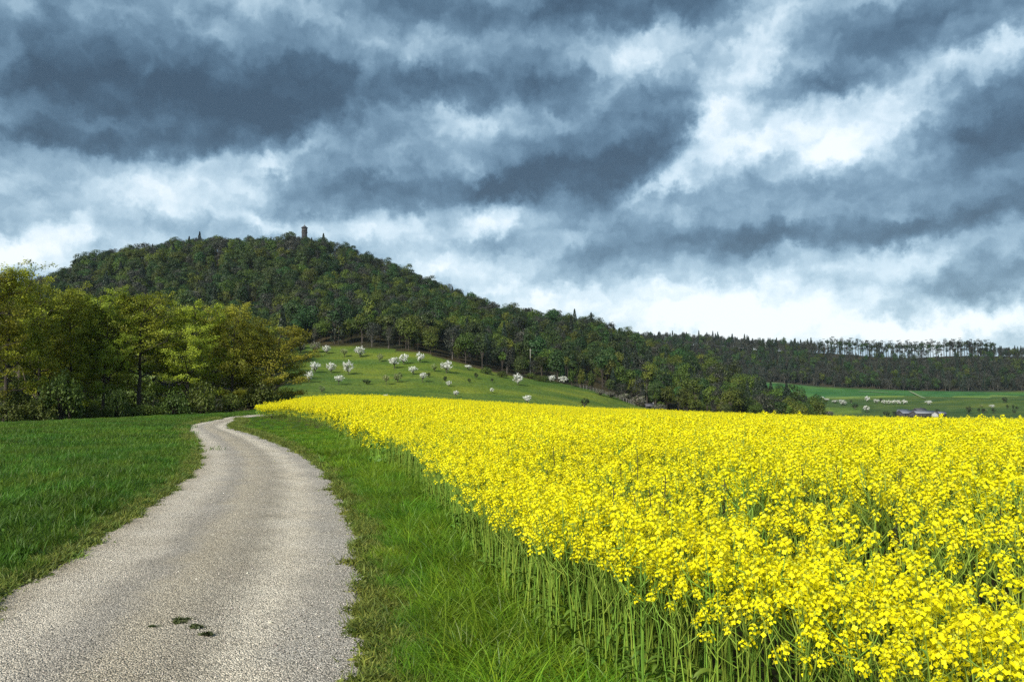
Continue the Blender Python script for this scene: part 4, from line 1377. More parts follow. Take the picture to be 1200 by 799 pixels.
    Q = (B[:, None, :] + dd * br[:, None, None] * (0.55 + 0.55 * r_.random((nb, per, 1))) * np.array([1.15, 1.15, 0.75])).reshape(-1, 3)
    oq = (dd * 0.9 + d[:, None, :] * 0.9).reshape(-1, 3)
    ok = (Q[:, 2] > 0.3) & (Q[:, 2] < H)
    AA = np.clip(np.repeat(r_.random(nb), per) * 0.5 + 0.5 * r_.random(nb * per), 0, 1)
    leaves(fol, Q[ok], leaf * 0.95, r_, up=0.35, outdir=oq[ok] * 1.4, a=AA[ok], jit=0.8)
    return wood, fol


WOOD_KINDS = {}
def wood_kind(key, mat, **kw):
    w, f = grow_tree(**kw)
    WOOD_KINDS[key] = (w.mesh('trunk', [MAT['bark']], True), f.mesh('crown', [mat]), kw['H'], kw['R'])


wood_kind('beech_a', MAT['wood_leaf'], seed=1, H=15.0, R=3.7, base=0.10, n_limb=22)
wood_kind('beech_b', MAT['wood_leaf'], seed=2, H=15.0, R=3.9, base=0.14, n_limb=22)
wood_kind('beech_c', MAT['wood_leaf3'], seed=3, H=15.0, R=3.6, base=0.08, n_limb=24)
wood_kind('beech_d', MAT['wood_leaf2'], seed=4, H=13.0, R=4.0, base=0.06, n_limb=24, leaf=0.19, per_twig=40)
wood_kind('open_a', MAT['wood_leaf'], seed=5, H=16.0, R=3.6, base=0.22, n_limb=19, per_twig=24)
wood_kind('dark_a', MAT['wood_leaf3'], seed=6, H=16.0, R=3.8, base=0.10, n_limb=22, per_twig=34)


def place_tree(name, meshes, loc, rz, s, label, cat, group=None):
    o = empty(name, loc, rz, s)
    tag(o, label, cat, group)
    for nm, me in zip(('trunk', 'crown'), meshes):
        c = bpy.data.objects.new(nm, me); link(c, o)
    return o


def wood_tree(px, top, r, key, wpx, label, rz):
    X, Y, Z = at_px(px, r)
    tr_, cr_, H, R = WOOD_KINDS[key]
    h = z_of(top, r, px) - Z
    w = wpx * r / FPX / 2
    sx = w / (R * 1.05)
    place_tree('broadleaf_tree', (tr_, cr_), (X, Y, Z - 0.1), rz, (sx, sx, h / H / 0.99), label, 'tree', 'trees of the wood left of the track')


for args in (
    (8, 309, 84, 'open_a', 74, 'tallest sparse tree at the left frame edge', 0.4),
    (-40, 318, 82, 'beech_b', 80, 'green tree cut off by the left frame edge', 1.9),
    (47, 334, 88, 'beech_a', 66, 'green broadleaf tree next to the tallest tree at the left', 2.6),
    (84, 336, 90, 'beech_b', 62, 'third tall tree of the left wood with dark trunk fork', 4.0),
    (122, 342, 91, 'beech_a', 60, 'olive green tree left of the forked tree in the wood', 5.3),
    (163, 341, 92, 'open_a', 74, 'broad forked tree with dark limbs in the middle of the wood', 2.2),
    (219, 356, 94, 'beech_b', 74, 'bright yellow green tree right of the forked tree', 0.9),
    (272, 362, 97, 'beech_d', 72, 'rounded golden green tree second from the right end of the wood', 3.1),
    (318, 384, 99, 'beech_d', 80, 'low spreading golden tree at the right end of the wood', 5.0),
    (25, 352, 112, 'dark_a', 84, 'dark tree behind the leftmost trees of the wood', 1.0),
    (66, 350, 116, 'dark_a', 76, 'dark tree standing back between the second and third tall trees', 2.0),
    (104, 346, 118, 'beech_c', 76, 'deep green tree standing back left of the forked tree', 3.0),
    (143, 352, 118, 'dark_a', 76, 'dark tree just behind the left side of the forked tree', 4.1),
    (190, 358, 120, 'beech_c', 80, 'deep green tree filling the gap right of the forked tree', 5.2),
    (245, 372, 122, 'dark_a', 80, 'dark tree filling the gap behind the bright yellow green tree', 0.2),
    (296, 384, 124, 'beech_c', 80, 'deep green tree filling the gap behind the golden trees', 1.4),
    (-75, 335, 100, 'dark_a', 80, 'dark tree outside the left frame edge', 2.9),
): wood_tree(*args)


def shrub_mb(seed, leaf, n_clump=46, per=26, dome=0.9):
    """bush of unit radius: stems from the base and leaf clumps over a lumpy dome"""
    r_ = np.random.default_rng(seed)
    w, f = MB(), MB()
    d = r_.normal(size=(n_clump, 3)); d[:, 2] = np.abs(d[:, 2]) * 0.9
    d /= np.linalg.norm(d, axis=1)[:, None]
    rad = 0.5 + 0.5 * r_.random(n_clump) ** 0.5
    C = d * rad[:, None] * np.array([1, 1, dome * 1.2]) + np.array([0, 0, 0.25])
    for c in C[::3]:
        tube(w, [(0, 0, 0), c * np.array([.35, .35, .55]), c], [0.04, 0.025, 0.008], 4)
    P = (C[:, None, :] + r_.normal(size=(n_clump, per, 3)) * 0.13).reshape(-1, 3)
    P[:, 2] = np.maximum(P[:, 2], 0.03)
    A = np.clip(np.repeat(r_.random(n_clump), per) * 0.7 + 0.3 * r_.random(n_clump * per), 0, 1)
    leaves(f, P, leaf, r_, up=0.45, outdir=np.repeat(d, per, axis=0) * 0.8, a=A)
    return w, f


SHRUBS = []
for i in range(3):
    w, f = shrub_mb(600 + i, 0.12, 60, 40)
    SHRUBS.append((w.mesh('stem', [MAT['bark']]), f.mesh('foliage', [MAT['shrub_leaf']])))


def shrub(px, r, wpx, hpx, k, label, meshes=None, name='shrub', cat='shrub', group=None):
    X, Y, Z = at_px(px, r)
    u = r / FPX
    o = empty(name, (X, Y, Z - 0.05), px * 1.7, (wpx * u / 2, wpx * u / 2, hpx * u / 1.33))
    tag(o, label, cat, group)
    for nm, me in zip(('stem', 'foliage'), meshes or SHRUBS[k % 3]):
        link(bpy.data.objects.new(nm, me), o)


for k, (px, r, w, h, lab) in enumerate([
        (12, 82, 50, 46, 'tall leafy shrub under the tallest tree at the left edge'), (45, 83, 34, 30, 'shrub at the wood edge right of the leftmost shrub'),
        (72, 84, 46, 40, 'large pale green shrub under the third tall tree'), (106, 86, 34, 26, 'low grey green shrub left of the forked tree'),
        (138, 87, 38, 30, 'rounded shrub at the foot of the forked tree'), (172, 89, 40, 28, 'shrub on the right foot of the forked tree'),
        (205, 91, 40, 32, 'shrub under the bright yellow green tree'), (238, 93, 40, 30, 'shrub between the yellow green and golden trees'),
        (272, 95, 40, 30, 'shrub under the rounded golden green tree'), (305, 98, 40, 30, 'shrub beside the crop under the rightmost golden tree'),
        (335, 102, 34, 26, 'rightmost shrub of the wood behind the crop corner'),
        (30, 108, 56, 44, 'dim shrub deep in the wood behind the leftmost trees'), (78, 109, 50, 40, 'dim shrub deep in the wood left of the forked tree'),
        (125, 110, 50, 42, 'dim shrub just behind the forked tree'), (165, 111, 50, 42, 'dim shrub deep in the wood right of the forked tree'), (212, 113, 54, 40, 'dim shrub deep behind the yellow green tree')]):
    shrub(px, r - 3, w * (0.7 + 0.35 * ((k * 3) % 4) / 4), h * (0.6 + 0.8 * ((k * 7) % 5) / 5), k, lab, group='shrubs along the wood edge')


# ------------------------------------------------------------------ hill wood
def forest_crown(seed, H, R, kind, n=620, leaf=1.0):
    r_ = np.random.default_rng(seed)
    f, w = MB(), MB()
    if kind == 'con':
        tube(w, [(0, 0, 0), (0, 0, H * 0.5), (0, 0, H * 0.97)], [H * 0.014, H * 0.009, 0.03], 6)
        t = r_.random(n) ** 0.75
        z = H * (0.12 + 0.88 * t)
        ring = np.round(t * 13) / 13
        rad = R * (1.02 - ring) * (0.35 + 0.65 * r_.random(n) ** 0.5) + 0.12
        ph = r_.random(n) * 6.28
        P = np.stack([rad * np.cos(ph), rad * np.sin(ph), z - 0.25 * rad], -1)
        out = np.stack([np.cos(ph), np.sin(ph), np.full(n, -0.1)], -1)
        leaves(f, P, leaf * 0.9, r_, up=0.55, outdir=out * 0.8, a=np.clip(t * 0.4 + 0.5 * r_.random(n), 0, 1))
    else:
        # a crown of several billows
        nb = 15
        d = r_.normal(size=(nb, 3)); d /= np.linalg.norm(d, axis=1)[:, None]
        lo = 0.18 if kind != 'tall' else 0.55
        zc, hz = H * (1 + lo) / 2, H * (1 - lo) / 2
        B = d * np.array([R * 0.62, R * 0.62, hz * 0.72]) * (0.6 + 0.5 * r_.random((nb, 1))) + np.array([0, 0, zc])
        br = R * (0.34 + 0.2 * r_.random(nb))
        tube(w, [(0, 0, 0), (0.1, 0, H * 0.4), (0, 0.1, H * 0.9)], [H * 0.016, H * 0.011, 0.03], 6)
        for b in B:
            s0 = np.array([0, 0, max(0.15 * H, b[2] - 0.35 * H)])
            tube(w, [s0, (s0 + b) / 2 + (0, 0, -0.04 * H), b], [H * 0.006, H * 0.004, 0.02], 4)
        k = r_.integers(0, nb, n)
        dd = r_.normal(size=(n, 3)); dd /= np.linalg.norm(dd, axis=1)[:, None]
        dd[:, 2] = np.where(r_.random(n) < 0.7, np.abs(dd[:, 2]), dd[:, 2])
        P = B[k] + dd * (br[k] * (0.72 + 0.4 * r_.random(n)))[:, None]
        P[:, 2] = np.clip(P[:, 2], 0.3, H)
        sh = r_.random(nb)
        leaves(f, P, leaf, r_, up=0.3, outdir=dd * 3.0, a=np.clip(sh[k] * 0.5 + 0.5 * r_.random(n), 0, 1), aspect=0.75)
    return w, f


FK = []
for i, (kind, mat, bark, H, R, n, lf) in enumerate([
        ('leaf', 'f_green', 'bark', 14, 5.4, 1900, 0.64), ('leaf', 'f_green', 'bark', 16, 5.0, 1900, 0.64), ('leaf', 'f_green', 'bark', 13, 5.9, 2100, 0.64),
        ('leaf', 'f_fresh', 'bark', 14, 5.2, 1900, 0.60), ('leaf', 'f_fresh', 'bark', 13, 5.7, 2100, 0.60),
        ('leaf', 'f_bud', 'bark_grey', 14, 5.0, 900, 0.62), ('leaf', 'f_bud', 'bark_grey', 13, 5.6, 900, 0.62),
        ('con', 'f_con', 'bark', 18, 3.8, 1000, 0.9), ('con', 'f_con', 'bark', 16, 4.2, 1000, 0.9),
        ('tall', 'f_green', 'bark', 17, 3.6, 700, 0.8), ('tall', 'f_fresh', 'bark', 17, 3.4, 700, 0.75)]):
    w, f = forest_crown(700 + i, H, R, kind, n, lf)
    FK.append((w, f, w.mesh('trunk', [MAT[bark]], True), f.mesh('crown', [MAT[mat]]), mat, bark, kind))


def forest_proto(i, name):
    w, f, _, _, mat, bark, kind = FK[i]
    mb = MB()
    for src, mi in ((f, 0), (w, 1)):
        b = mb.n
        mb.V += src.V; mb.A += src.A
        mb.F += [x + b for x in src.F]; mb.MI += [np.full(len(x), mi, np.int32) for x in src.F]
        mb.n += src.n
    return mb.obj(name, [MAT[mat], MAT[bark]], linked=False)


KIND_NAME = {'f_green': ('broadleaf_tree', 'dark green broadleaf tree'), 'f_fresh': ('broadleaf_tree', 'fresh yellow green broadleaf tree'),
             'f_bud': ('budding_tree', 'grey brown budding tree'), 'f_con': ('conifer_tree', 'dark conifer')}


def build_forest():
    rg = np.random.default_rng(31)
    # ---- near hill
    P = grid_points(8.0, -560, 330, 100, 800, rg, 0.95)
    P = P[in_view(P[:, 0], P[:, 1], 30, 36)]
    r, a = np.hypot(P[:, 0], P[:, 1]), np.arctan2(P[:, 0], P[:, 1])
    px = az_to_px(a)
    ok = (land(P[:, 0], P[:, 1]) == 1) & ~((px < 345) & (r < 300))
    # small clearing in the wood at the right
    ok &= ~((px > 684) & (px < 706) & (r > 395) & (r < 470))
    # gap for the tower
    tx, ty, _ = at_px(354, 742)
    ok &= (np.hypot(P[:, 0] - tx, P[:, 1] - ty) > 6.5) & ~((np.abs(px - 354) < 4) & (r > 726) & (r < 742))
    P, r, px = P[ok], r[ok], px[ok]
    n = len(P)
    z = zfun(P[:, 0], P[:, 1])
    patch = np.sin(P[:, 0] / 31 + 2 * np.sin(P[:, 1] / 57)) + np.sin(P[:, 1] / 27 + P[:, 0] / 83)
    q = rg.random(n)
    hill_low = np.clip((560 - r) / 160, 0, 1)                      # fresh leaf starts low on the hill
    right = np.clip((px - 480) / 250, 0, 1)
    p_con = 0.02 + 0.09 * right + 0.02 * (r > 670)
    p_bud = np.clip(0.20 + 0.10 * (patch < -0.4) - 0.10 * hill_low + 0.14 * (r > 670), 0.06, 0.5)  # darker tree kinds near the summit put cloud shade into the wood's colour
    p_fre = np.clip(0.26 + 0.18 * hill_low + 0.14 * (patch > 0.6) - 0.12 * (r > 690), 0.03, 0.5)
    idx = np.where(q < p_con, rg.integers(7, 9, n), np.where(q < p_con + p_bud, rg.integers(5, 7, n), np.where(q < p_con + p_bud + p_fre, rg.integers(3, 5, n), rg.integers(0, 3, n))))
    edge_r = np.interp(px, WOOD_PX, WOOD_R)
    front = (r < edge_r + 26) & (px > 380)
    tall = front & (rg.random(n) < 0.45)
    idx = np.where(tall & (idx < 7), rg.integers(9, 11, n), idx)
    s = (0.58 + 0.68 * rg.random(n)) * np.where(r > 700, 0.86, 1.0)
    s *= np.where(front & (px > 480) & (rg.random(n) < 0.35), 0.6, 1.0)
    sz = s * (0.9 + 0.25 * rg.random(n))
    rz = rg.random(n) * 6.28
    vis = (px > 342) & (px < 985)
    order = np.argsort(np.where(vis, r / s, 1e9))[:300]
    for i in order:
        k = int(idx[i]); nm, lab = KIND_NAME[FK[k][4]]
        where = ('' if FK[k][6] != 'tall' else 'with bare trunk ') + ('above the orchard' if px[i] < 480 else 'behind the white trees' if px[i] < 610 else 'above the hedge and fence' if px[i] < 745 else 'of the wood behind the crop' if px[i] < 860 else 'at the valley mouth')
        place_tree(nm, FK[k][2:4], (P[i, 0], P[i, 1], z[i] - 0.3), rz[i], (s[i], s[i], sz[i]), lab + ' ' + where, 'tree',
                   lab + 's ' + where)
    rest = np.ones(n, bool); rest[order] = False
    protos = [forest_proto(i, 'forest_kind_%02d' % i) for i in range(len(FK))]
    rot = np.zeros((n, 3)); rot[:, 2] = rz
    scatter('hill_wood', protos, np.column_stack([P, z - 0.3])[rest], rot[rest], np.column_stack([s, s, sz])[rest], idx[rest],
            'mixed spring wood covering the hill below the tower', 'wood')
    print('hill trees', n)
    # ---- far ridge
    P = grid_points(7.6, -60, 1150, 850, 1290, rg, 0.95)
    P = P[in_view(P[:, 0], P[:, 1], 40, 36)]
    r, a = np.hypot(P[:, 0], P[:, 1]), np.arctan2(P[:, 0], P[:, 1])
    px = az_to_px(a)
    ok = (land(P[:, 0], P[:, 1]) == 2) & ~((rg.random(len(px)) > np.interp(px, [945, 1000, 1120, 1170], [1, 0.07, 0.07, 1])) & (r > 1208)) & (px > 690)
    P, r, px = P[ok], r[ok], px[ok]
    n = len(P); q = rg.random(n); z = zfun(P[:, 0], P[:, 1])
    p_con = 0.22 + 0.2 * (r > 1225)
    idx = np.where(q < p_con, rg.integers(7, 9, n), np.where(q < p_con + 0.50, rg.integers(5, 7, n), np.where(q < p_con + 0.52, rg.integers(3, 5, n), rg.integers(0, 3, n))))
    s = 0.75 + 0.45 * rg.random(n)
    s *= np.where((px > 955) & (r > 1175), 0.72, 1.0)
    scatter('ridge_wood', protos, np.column_stack([P, z - 0.3]), rz_only(n, rg), np.column_stack([s, s, s * (0.95 + 0.3 * rg.random(n))]), idx,
            'dark bluish wood covering the far ridge on the right', 'wood')
    print('ridge trees', n)
    # ---- tall row on the far crest, sky between the stems
    kinds = []
    for i in range(4):
        r_ = np.random.default_rng(760 + i)
        w, f = MB(), MB()
        H = 26.0
        bend = r_.normal(size=2) * 0.5
        tube(w, [(0, 0, 0), (bend[0] * 0.4, 0, H * 0.5), (bend[0], bend[1], H * 0.93)], [0.42, 0.32, 0.08], 6)
        for k in range(9):
            t = 0.45 + 0.5 * r_.random(); ph = r_.random() * 6.28; l = 2.2 * (0.6 + 0.6 * r_.random())
            b0 = np.array([bend[0] * t, bend[1] * t, H * t * 0.95])
            tube(w, [b0, b0 + np.array([math.cos(ph) * l, math.sin(ph) * l, l * 0.6])], [0.12, 0.03], 4)
        nb = 14
        B = r_.normal(size=(nb, 3)) * np.array([1.8, 1.8, 4.4]) + np.array([bend[0], bend[1], H * 0.68])
        nn = 620
        kk = r_.integers(0, nb, nn)
        dd = r_.normal(size=(nn, 3)); dd /= np.linalg.norm(dd, axis=1)[:, None]
        Q = B[kk] + dd * 1.35
        Q[:, 2] = np.minimum(Q[:, 2], H)
        leaves(f, Q, 0.9, r_, up=0.3, outdir=dd)
        kinds.append((w.mesh('trunk', [MAT['bark']]), f.mesh('crown', [MAT['f_green' if i % 2 else 'f_bud']])))
    x = 951.0
    c = 0
    while x < 1168:
        rr_ = 1243 + rg.normal() * 9
        X, Y, Z = at_px(x, rr_)
        sc_ = 0.84 + 0.14 * rg.random()
        sc_ *= np.interp(x, [951, 975, 1150, 1170], [0.75, 1, 1, 0.85])
        place_tree('ridge_tree', kinds[c % 4], (X, Y, Z - 0.3), rg.random() * 6.28, (float(sc_) * 1.3, float(sc_) * 1.3, float(sc_)), 'tall thin tree in the row on the far crest with sky between stems', 'tree', 'tall trees in a row on the far crest')
        x += 1.2 + 2.6 * rg.random(); c += 1


build_forest()


# ------------------------------------------------------------------ orchard and valley trees
def orchard_kind(seed, mat, n_clump=26, per=26, leaf=0.075, umbrella=False, second=None):
    """small tree of unit crown width and unit height: short trunk, limbs, clumped crown"""
    r_ = np.random.default_rng(seed)
    w, f = MB(), MB()
    z0 = 0.42 if umbrella else 0.20
    d = r_.normal(size=(n_clump, 3)); d /= np.linalg.norm(d, axis=1)[:, None]
    C = d * (0.25 + 0.75 * r_.random((n_clump, 1)) ** 0.4) * np.array([0.40, 0.40, (1 - z0) / 2 * 0.82]) + np.array([0, 0, (1 + z0) / 2])
    tube(w, [(0, 0, 0), (0.01, 0, z0 * 0.7), (0, 0.01, z0 + 0.25)], [0.035, 0.028, 0.012], 6)
    for c in C[::2]:
        b = np.array([0, 0, z0 * (0.7 + 0.4 * r_.random())])
        tube(w, [b, b * 0.45 + c * 0.55 + (0, 0, -0.02), c], [0.014, 0.009, 0.003], 4)
    P = (C[:, None, :] + r_.normal(size=(n_clump, per, 3)) * 0.055).reshape(-1, 3)
    P[:, 2] = np.clip(P[:, 2], 0.05, 1.0)
    A = np.clip(np.repeat(r_.random(n_clump), per) * 0.6 + 0.4 * r_.random(n_clump * per), 0, 1)
    m = r_.random(len(P)) < 0.72 if second else np.ones(len(P), bool)
    leaves(f, P[m], leaf, r_, up=0.3, outdir=np.repeat(d, per, axis=0)[m], a=A[m], aspect=0.8, mi=0)
    if second:
        leaves(f, P[~m], leaf, r_, up=0.3, a=A[~m], mi=1)
    return w.mesh('trunk', [MAT['bark']]), f.mesh('crown', [MAT[mat]] + ([MAT[second]] if second else []))


OK_ = {'w': [orchard_kind(800 + i, 'blossom', second='pale_leaf', umbrella=(i == 3)) for i in range(4)],
       'p': [orchard_kind(810 + i, 'pale_leaf', n_clump=26, umbrella=(i == 1)) for i in range(2)],
       'd': [orchard_kind(820 + i, 'dark_leaf') for i in range(2)],
       'b': [orchard_kind(830 + i, 'scrub', n_clump=40, leaf=0.06, second='shrub_leaf') for i in range(2)],
       'f': [orchard_kind(840 + i, 'f_fresh', n_clump=40) for i in range(2)]}
CAT = {'w': ('blossom_tree', 'tree'), 'p': ('fruit_tree', 'tree'), 'd': ('dark_bush', 'bush'), 'b': ('grey_bush', 'bush'), 'f': ('green_tree', 'tree')}
ORCHARD = [   # kind, column, base row, width, height, variant, label
    ('b', 352, 413.5, 15, 14, 0, 'grey budding bush at the top left corner of the orchard slope'),
    ('b', 369, 413.5, 15, 14, 1, 'grey budding bush just left of the topmost white tree'),
    ('w', 382.6, 414.5, 11.5, 10.5, 0, 'white blossom tree beside the grey bushes at the top left'),
    ('p', 403.6, 418.6, 12, 10, 1, 'thin pale green tree between the two topmost white trees'),
    ('w', 422, 418.6, 16, 14, 1, 'large white blossom tree high on the slope near the wood'),
    ('p', 445, 424, 10, 11, 0, 'pale green tree right of the high white blossom tree'),
    ('w', 369, 437, 14, 14, 2, 'white blossom tree left of the row of three'),
    ('w', 388, 437, 14, 13, 0, 'white blossom tree in the middle of the row of three'),
    ('w', 408, 439, 15, 17.5, 1, 'white blossom tree with dark trunk at the right of the row of three'),
    ('w', 397, 451, 14, 11.5, 3, 'umbrella shaped white tree below the row of three'),
    ('w', 362, 448, 12, 15, 2, 'white blossom tree half hidden by the golden tree'),
    ('d', 430, 450.5, 12, 7, 0, 'low dark bush on the open middle of the slope'),
    ('p', 452.6, 451, 10, 12, 1, 'green tree left of the paler pair on the slope'),
    ('p', 466, 448, 13, 13, 0, 'pale green tree right of the small green tree'),
    ('p', 377, 460, 10, 9, 0, 'green bush low on the slope behind the crop'),
    ('w', 452, 466, 8, 5, 2, 'white bush just above the flowering crop'),
    ('w', 462, 432, 16, 13.5, 3, 'white tree in front of the greyish white tree'),
    ('w', 473, 427, 14, 13.5, 0, 'greyish white tree behind the flat topped white tree'),
    ('w', 492, 425, 12, 13.5, 1, 'white blossom tree against the dark wood edge'),
    ('w', 484, 439, 12, 11, 2, 'round white tree in the centre of the slope'),
    ('w', 495.4, 448, 11, 12, 3, 'white topped tree below the round white tree'),
    ('d', 502, 442, 7, 6, 1, 'small dark bush right of the white topped tree'),
    ('p', 509, 435, 9, 9.5, 0, 'pale green tree left of the largest white tree'),
    ('w', 523.5, 437, 18, 16, 1, 'largest white blossom tree by the wood edge'),
    ('w', 548.5, 433.5, 10.5, 7, 2, 'low white bush at the wood edge right of the largest white tree'),
    ('d', 521.7, 447.5, 6, 8, 0, 'dark green tree below the largest white tree'),
    ('w', 526, 453, 8, 8, 0, 'small whitish tree below the dark green tree'),
    ('w', 534, 465.5, 9, 8.5, 3, 'small white tree low on the slope near the crop'),
    ('d', 558, 444, 7, 8, 1, 'dark round tree under the low white bush'),
    ('d', 550, 448.5, 5, 6, 0, 'tiny dark tree left of the dark round tree'),
    ('d', 576.5, 448, 5, 5.5, 1, 'tiny dark tree alone on the open slope'),
    ('w', 576.5, 461, 6, 7, 3, 'tiny white tree alone on the open slope'),
    ('w', 607, 451.5, 15, 15.5, 1, 'big white tree right of the open slope by the hedge'),
    ('w', 646, 448.5, 13, 10, 2, 'left one of the two white bushes at the hedge end'),
    ('w', 660, 449.5, 15, 10, 0, 'right one of the two white bushes at the hedge end'),
    ('w', 618, 474.5, 12, 12, 3, 'white tree low on the slope just over the crop'),
    ('d', 685, 478, 13, 13, 0, 'dark bush just over the crop right of the white tree'),
    ('f', 628, 437, 11, 9, 0, 'round green bush beside the pale pole'),
    ('f', 670, 453, 11, 21, 1, 'left one of three olive trees at the hedge end'),
    ('f', 681, 455, 13, 23, 0, 'middle one of three olive trees at the hedge end'),
    ('f', 692.5, 458, 13, 24, 1, 'right one of three olive trees at the hedge end'),
    ('f', 897.5, 485, 14, 12, 0, 'yellow green bush in front of the dark wood at the valley mouth'),
    ('d', 948, 485, 7, 13, 1, 'dark slender tree at the valley mouth'),
    ('d', 957, 489, 13, 18, 0, 'dark round tree at the valley mouth right of the slender one'),
    ('b', 972, 489, 12, 8, 0, 'grey bush at the valley mouth beside the dark round tree'),
    ('w', 964, 469, 6, 4.5, 0, 'first white bush of the pale hedge in the valley'), ('w', 969, 470, 6, 3.6, 1, 'second white bush of the pale hedge in the valley'),
    ('w', 978.6, 472.5, 8, 4, 2, 'low white bush between the pale hedge and the wider white tree'),
    ('w', 988, 475, 10, 7, 0, 'wider whitish tree right of the pale hedge in the valley'),
    ('d', 1002, 480, 7.5, 7.5, 0, 'dark tree right of the wider whitish tree in the valley'), ('d', 997.5, 472.5, 3.6, 4, 1, 'tiny dark bush above the dark valley tree'),
    ('w', 1016.5, 471, 7, 7, 1, 'white tree left of the valley row'),
    ('w', 1027, 473, 7, 5.5, 2, 'first tree of the white row in the valley'), ('d', 1032, 471, 5, 4.5, 1, 'dark tree behind the start of the white valley row'),
    ('w', 1035.5, 473.7, 6, 5, 0, 'second tree of the white row in the valley'), ('w', 1041.5, 473.9, 6, 5.2, 1, 'third tree of the white row in the valley'),
    ('w', 1047.3, 474, 6.5, 5.4, 2, 'fourth tree of the white row in the valley'), ('w', 1053.5, 474, 6, 5.4, 0, 'fifth tree of the white row in the valley'),
    ('w', 1060, 474, 7, 5.6, 1, 'last tree of the white row in the valley'), ('w', 1088.5, 475, 8, 6, 2, 'lone white tree right of the valley row'),
    ('w', 1016, 483.5, 8.5, 8, 3, 'spreading white tree below the valley row'),
    ('d', 1039, 488, 9, 6.5, 0, 'dark tree left of the farm roofs'), ('d', 1049.5, 488, 9, 6, 1, 'dark tree touching the left farm barn'),
    ('d', 1098, 484, 7, 4.5, 1, 'dark tree behind the right farm house'),
    ('d', 1135, 485, 9, 8.5, 0, 'largest dark tree in the valley right of the farm'), ('d', 1147, 483, 4.5, 4.5, 1, 'small dark tree right of the largest dark valley tree'),
    ('d', 1152.5, 485, 5, 6.5, 0, 'dark slim tree left of the pale valley trees'), ('p', 1155.5, 483.5, 3.5, 4, 1, 'tiny pale tree between dark valley trees'),
    ('p', 1150, 477, 4.5, 3, 0, 'tiny pale bush above the dark slim tree'), ('w', 1162.5, 478.5, 6, 4.5, 2, 'pale flowering tree above the right dark trees'),
    ('d', 1164.6, 484.5, 5.5, 5.5, 1, 'dark tree under the pale flowering tree'), ('d', 1178, 472, 6, 6.5, 0, 'dark tree on the field edge near the right frame'),
    ('d', 1181, 479, 4.5, 4.5, 1, 'first small dark tree of the right frame group'), ('d', 1187, 479, 4, 4.5, 0, 'second small dark tree of the right frame group'),
    ('d', 1192, 480.5, 4.5, 4, 1, 'third small dark tree of the right frame group'), ('d', 1189, 485, 4.5, 5.5, 0, 'lowest dark tree of the right frame group'),
]
for kd, px, py, w, h, v, lab in ORCHARD:
    X, Y, Z, r = ground_at(px, py, rmin=150)
    u = r / FPX
    ks = OK_[kd]
    o = place_tree(CAT[kd][0], ks[v % len(ks)], (X, Y, Z - 0.1), px * 2.3, (w * u, w * u, h * u), lab, CAT[kd][1],
                   {'w': 'white blossom trees', 'p': 'pale green fruit trees', 'd': 'dark trees and bushes of the meadows', 'b': 'grey budding bushes', 'f': 'olive green trees and bushes'}[kd])


# low hedge along the foot of the wood
HK = [tuple(m) for m in SHRUBS]
for k, (px, py, w, h, lab) in enumerate([(632, 446.5, 12, 7, 'hedge bush right of the big white tree'), (638.5, 447.5, 10, 7, 'hedge bush left of the two white bushes'), (622, 444, 12, 7, 'hedge bush under the pale pole'),
                                         (703, 463, 14, 8, 'grey scrub left of the fence line'), (716, 466, 16, 9, 'grey scrub behind the middle of the fence'), (748, 476, 22, 14, 'large bare grey scrub at the lower fence end'),
                                         (732, 470, 18, 11, 'bare scrub just left of the large grey scrub'), (772, 482, 20, 10, 'bluish grey scrub at the foot of the right wood'), (588, 442, 14, 7, 'dark shrub at the wood foot left of the big white tree'),
                                         (570, 438, 14, 8, 'dark shrub at the wood foot above the tiny dark tree')]):
    X, Y, Z, r = ground_at(px, py, rmin=150)
    u = r / FPX
    if 'scrub' in lab:
        place_tree('scrub_bush', OK_['b'][k % 2], (X, Y, Z - 0.4), px, (w * u, w * u, h * u), lab, 'bush', 'scrub and hedge bushes at the wood foot')
    else:
        shrub(px, r, w, h, k, lab, HK[k % 3], 'hedge_bush', 'bush', 'scrub and hedge bushes at the wood foot')


# ------------------------------------------------------------------ tower on the hill
MAT['stone_wall'] = plain_mat('dark_masonry', (0.016, 0.016, 0.017), (0.032, 0.030, 0.030), 2.2, 0.9, 0.5, bdist=0.08)
MAT['stone_trim'] = plain_mat('pale_plaster', (0.07, 0.066, 0.064), (0.12, 0.11, 0.105), 2.0, 0.85, 0.2)
MAT['slate'] = plain_mat('slate', (0.035, 0.035, 0.042), (0.07, 0.07, 0.08), 3.0, 0.7, 0.3)
MAT['glass_dark'] = plain_mat('dark_opening', (0.02, 0.02, 0.025), (0.03, 0.03, 0.035), 3.0, 0.3, 0.0)
MAT['metal'] = plain_mat('weathered_metal', (0.16, 0.16, 0.16), (0.24, 0.24, 0.23), 5.0, 0.5, 0.0)


def ngon_prism(mb, n, r0, r1, z0, z1, rot=0.0, mi=0, caps=True):
    a = np.arange(n) * 2 * math.pi / n + rot
    V = np.concatenate([np.column_stack([r0 * np.cos(a), r0 * np.sin(a), np.full(n, z0)]), np.column_stack([r1 * np.cos(a), r1 * np.sin(a), np.full(n, z1)])])
    j = np.arange(n); k = (j + 1) % n
    mb.add(V, np.stack([j, k, n + k, n + j], -1), mi)
    if caps:
        mb.F.append(np.arange(n)[None, ::-1] + mb.n - 2 * n); mb.MI.append(np.array([mi], np.int32))
        mb.F.append(np.arange(n)[None, :] + mb.n - n); mb.MI.append(np.array([mi], np.int32))
    return mb


